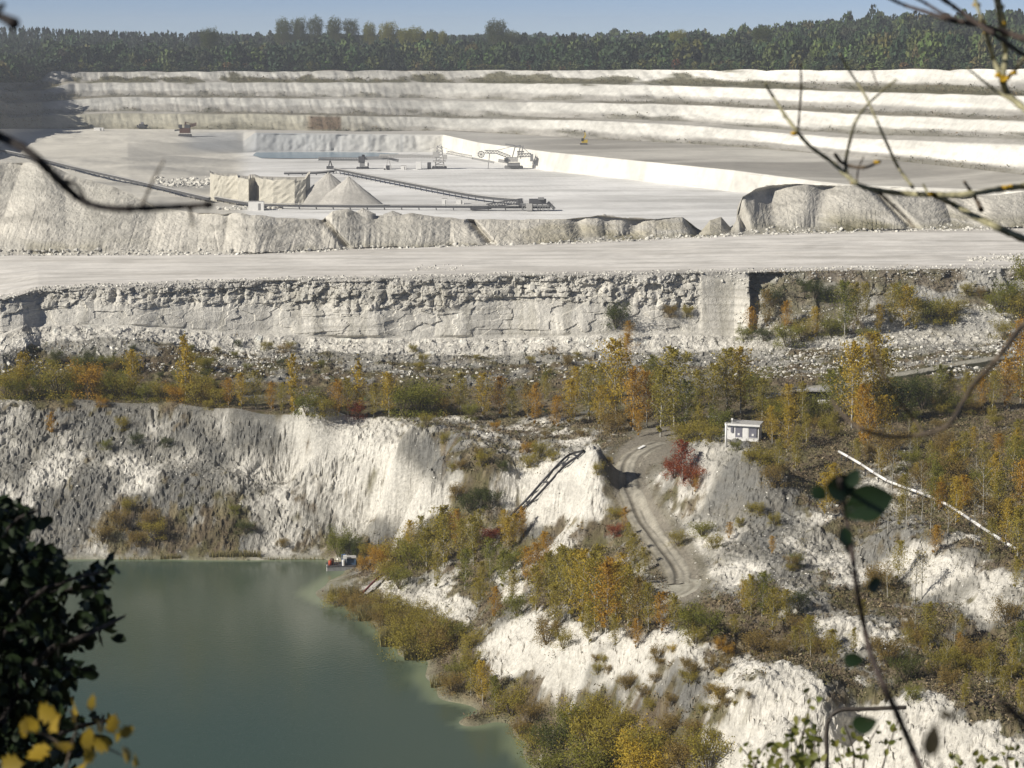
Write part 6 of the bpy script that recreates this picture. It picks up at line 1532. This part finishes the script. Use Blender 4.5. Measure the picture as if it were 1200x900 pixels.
# hanging leafy stem
o = P(1080, 910, 4.0)
r = thing('leafy_plant', 'blurred upright brown stem with a few large dark green leaves, lower right', 'plant', o)
branch('stem', BARKM, r, o, [(1084, 915), (1070, 880), (1052, 838), (1034, 800), (1020, 765), (1012, 730), (1004, 690), (999, 650), (993, 615), (988, 585), (984, 562)], 4.0, 4.6, 2.8)
for x, y, s_, t_ in ((986, 571, 44, 100), (1020, 588, 60, 80), (1003, 598, 30, 60), (960, 578, 24, 130), (990, 628, 26, 10), (1025, 685, 26, 85), (1000, 773, 26, 95), (1013, 848, 34, 70), (1000, 560, 24, 30), (994, 640, 22, 200)): put_leaf(LF_T if 'LF_T' in globals() else globals().setdefault('LF_T', single_leaf(LEAFT, asp=.78)), r, o, x, y, 3.95, s_, tilt=t_, face=.3)
for pix in ([(1004, 690), (1014, 688)], [(993, 600), (1002, 595)], [(1040, 815), (1030, 832), (1018, 842)]): branch('leaf_stalk', BARKB, r, o, pix, 2.6, 1.5, 1.0)
o = P(1100, 915, 2.4)
r = thing('withered_leaf_stem', 'thin stem with one dark withered hanging leaf near bottom right', 'plant', o)
branch('stem', BARKB, r, o, [(1112, 915), (1100, 890), (1096, 862), (1104, 842)], 2.4, 1.6, 1.0); LFB = single_leaf(leaf_surface('withered_leaf', (.04, .035, .02), (.07, .055, .03), .15)); put_leaf(LFB, r, o, 1092, 868, 2.4, 44, tilt=8, face=.2); put_leaf(LFB, r, o, 1110, 838, 2.4, 22, tilt=120, face=.3)
o = P(1230, 880, 2.2)
r = thing('dark_twig', 'blurred dark twig end entering from the right edge near bottom', 'branch', o)
branch('twig', BARKD, r, o, [(1235, 872), (1205, 850), (1185, 832), (1172, 820)], 2.2, 8, 4)

# bent dark tube
o = P(970, 915, 11.0)
r = thing('bent_rail', 'bent dark metal rail standing in front of the white chalk slope', 'railing', o)
pts = smooth_pts([tuple(P(x, y, 11.0) - o) for x, y in ((969, 930), (969, 880), (969, 856), (973, 840), (986, 832), (1010, 831), (1035, 830), (1062, 829))], 5)
MB().tube(pts, [2.5 * 11 / F] * len(pts), 10).obj('tube', flat_mat('rail_metal', (.05, .042, .035), .55, vary=.4, scale=20), r, True)
MB().tube([tuple(P(969, 900, 11.0) - o), tuple(P(969, 906, 11.0) - o)], [3.6 * 11 / F] * 2, 10).obj('clamp', DSTEEL, r)

# leafy shoots along the bottom edge
LFG = single_leaf(LEAFG, asp=.6)
def shoot(label, stems, D, nleaf, sz):
    o = P(stems[0][0][0], stems[0][0][1], D)
    r = thing('leafy_shoot', label, 'plant', o, 0, 'leafy shoots along the bottom edge')
    for st in stems:
        branch('stem', BARKB, r, o, st, D, 1.4, .6)
        pp = smooth_pts([np.array(q, float) for q in st], 6)
        for k in range(nleaf):
            i = random.uniform(len(pp) * .15, len(pp) - 1); q = pp[int(i)] + np.array((random.gauss(0, 7), random.gauss(0, 5)))
            put_leaf(LFG, r, o, q[0], q[1], D + random.uniform(-.15, .15), random.uniform(*sz))
shoot('fresh yellow-green leafy shoot rising left of the bent rail', [[(925, 915), (935, 880), (945, 845), (950, 812)], [(915, 915), (915, 890), (905, 868)], [(945, 915), (952, 880), (960, 850)], [(960, 915), (940, 890), (925, 850)]], 8.0, 22, (8, 15))
shoot('sparse green shoot just right of the bent rail', [[(1010, 915), (1015, 880), (1030, 850)], [(1030, 915), (1040, 880), (1052, 845)], [(990, 915), (985, 890), (978, 868)], [(1000, 915), (1000, 880), (990, 850)]], 8.6, 13, (7, 13))
shoot('thin trailing shoot at the bottom left of the white slope', [[(895, 915), (880, 890), (865, 872)], [(880, 915), (890, 885), (900, 870)]], 8.4, 9, (6, 11))
shoot('low yellowish shoot at the bottom right corner', [[(1150, 915), (1152, 895), (1150, 880)], [(1185, 915), (1180, 890), (1186, 868)], [(1130, 915), (1125, 898), (1118, 884)], [(1170, 915), (1165, 898)]], 8.2, 10, (7, 13))

# dark shrub at the left
o = P(-60, 1000, 7.5)
r = thing('dark_shrub', 'large dark leafy shrub in shade filling the lower left corner', 'shrub', o)
OUT = [(-40, 560), (18, 585), (48, 597), (58, 612), (62, 640), (92, 655), (118, 650), (150, 652), (148, 668), (132, 688), (138, 712), (152, 720), (142, 752), (118, 752), (100, 770), (112, 790), (95, 800), (88, 836), (108, 836), (140, 838), (138, 862), (110, 880), (60, 905), (-40, 910)]
LFD = single_leaf(LEAFD, asp=.62)
limb = [([(-60, 980), (-20, 800), (30, 710), (80, 680), (138, 668)], 6, 1.0), ([(-60, 980), (0, 850), (50, 770), (100, 745), (146, 722)], 8, 1.5), ([(-60, 980), (20, 900), (70, 860), (135, 842)], 7, 1.5), ([(-60, 900), (-20, 700), (10, 620), (45, 598)], 6, 1.2), ([(0, 850), (30, 800), (60, 785), (108, 785)], 4, 1.2), ([(20, 720), (50, 700), (80, 690), (130, 688)], 4, 1.2)]
for pix, a_, b_ in limb: branch('limb', BARKD, r, o, pix, 7.5, a_, b_)
k = 0; edge_pts = []
while k < 290:
    x, y = random.uniform(-30, 158), random.uniform(575, 905)
    if not inside(x, y, OUT): continue
    # leave small gaps through which the lake shows
    if vn(np.array([x * .035]), np.array([y * .035]), 99)[0] < .24 and x > 40: continue
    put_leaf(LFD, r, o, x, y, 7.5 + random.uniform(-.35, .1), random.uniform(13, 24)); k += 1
def foliage_mass(name, root, n_, sampler, size, mat, seed):
    rg_ = np.random.default_rng(seed); c_ = []
    while len(c_) < n_:
        q = sampler(rg_)
        if q is not None: c_.append(q)
    V, Fc = leaf_quads(np.array(c_), size, rg_, 0, .6)
    me = mesh_np(name, V, Fc, mat); link(name, me, root, kind='stuff')
def samp(rg_):
    x, y = rg_.uniform(-60, 130) if rg_.random() < .5 else rg_.uniform(-60, 75), rg_.uniform(585, 930)
    if y < 905 and not inside(x + 10, y, OUT): return None
    if vn(np.array([x * .035]), np.array([y * .035]), 99)[0] < .26 and x > 35: return None
    d_ = 7.6 + rg_.random() * .8
    return np.array(P(x, y, d_) - o)
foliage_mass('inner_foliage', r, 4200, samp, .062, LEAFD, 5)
def samp2(rg_):
    x, y = rg_.uniform(-620, -30), rg_.uniform(480, 1000); d_ = rg_.uniform(5.6, 8.6)
    return np.array(P(x, y, d_) - o)
foliage_mass('offscreen_shade_foliage', r, 4200, samp2, .085, LEAFD, 6)  # unseen leaf mass added left of the frame to shade the shrub
# yellow leaves in front of it
o = P(60, 930, 4.5)
r = thing('yellow_leaf_spray', 'spray of bright yellow autumn leaves at the bottom left corner', 'plant', o)
branch('stem', BARKB, r, o, [(70, 930), (82, 880), (90, 850), (82, 832)], 4.5, 2.2, 1.4); branch('stem', BARKB, r, o, [(90, 860), (115, 872), (150, 888)], 4.5, 1.6, 1.0); branch('stem', BARKB, r, o, [(82, 880), (50, 860), (30, 858)], 4.5, 1.6, 1.0)
LFY = single_leaf(LEAFY, ser=2.2, asp=.66)
for x, y, s_, t_ in ((58, 836, 26, 110), (88, 832, 32, 75), (108, 822, 24, 60), (28, 856, 22, 200), (46, 878, 26, 160), (74, 876, 26, 190), (104, 864, 28, 100), (122, 872, 24, 80), (106, 886, 22, 120), (150, 856, 17, 30), (148, 884, 22, 70), (160, 892, 20, 110), (16, 896, 26, 100), (132, 846, 24, 20), (92, 900, 24, 170), (36, 848, 20, 250), (138, 862, 16, 300), (66, 850, 22, 140), (118, 852, 18, 200)): put_leaf(LFY, r, o, x, y, 4.5 + random.uniform(-.1, .1), s_ * random.uniform(.9, 1.25), tilt=t_ + random.uniform(-30, 30), face=.75)

# ------------------------------------------------------------------ haze
if True:
    lo, hi = -81.0, 27.0
    m_ = MB().box((0, 1720, (lo + hi) / 2), (4400, 3480, hi - lo))
    hm = bpy.data.materials.new('haze'); hm.use_nodes = True; nt = hm.node_tree; nt.nodes.remove(nt.nodes['Principled BSDF'])
    pv = nt.nodes.new('ShaderNodeVolumePrincipled'); pv.inputs['Density'].default_value = HAZE; pv.inputs['Color'].default_value = (.86, .92, 1.0, 1); pv.inputs['Anisotropy'].default_value = 0.0
    nt.links.new(pv.outputs[0], nt.nodes['Material Output'].inputs['Volume'])
    hz = m_.obj('haze', hm); hz['kind'] = 'stuff'; hz['label'] = 'thin pale haze hanging in the air over the quarry'
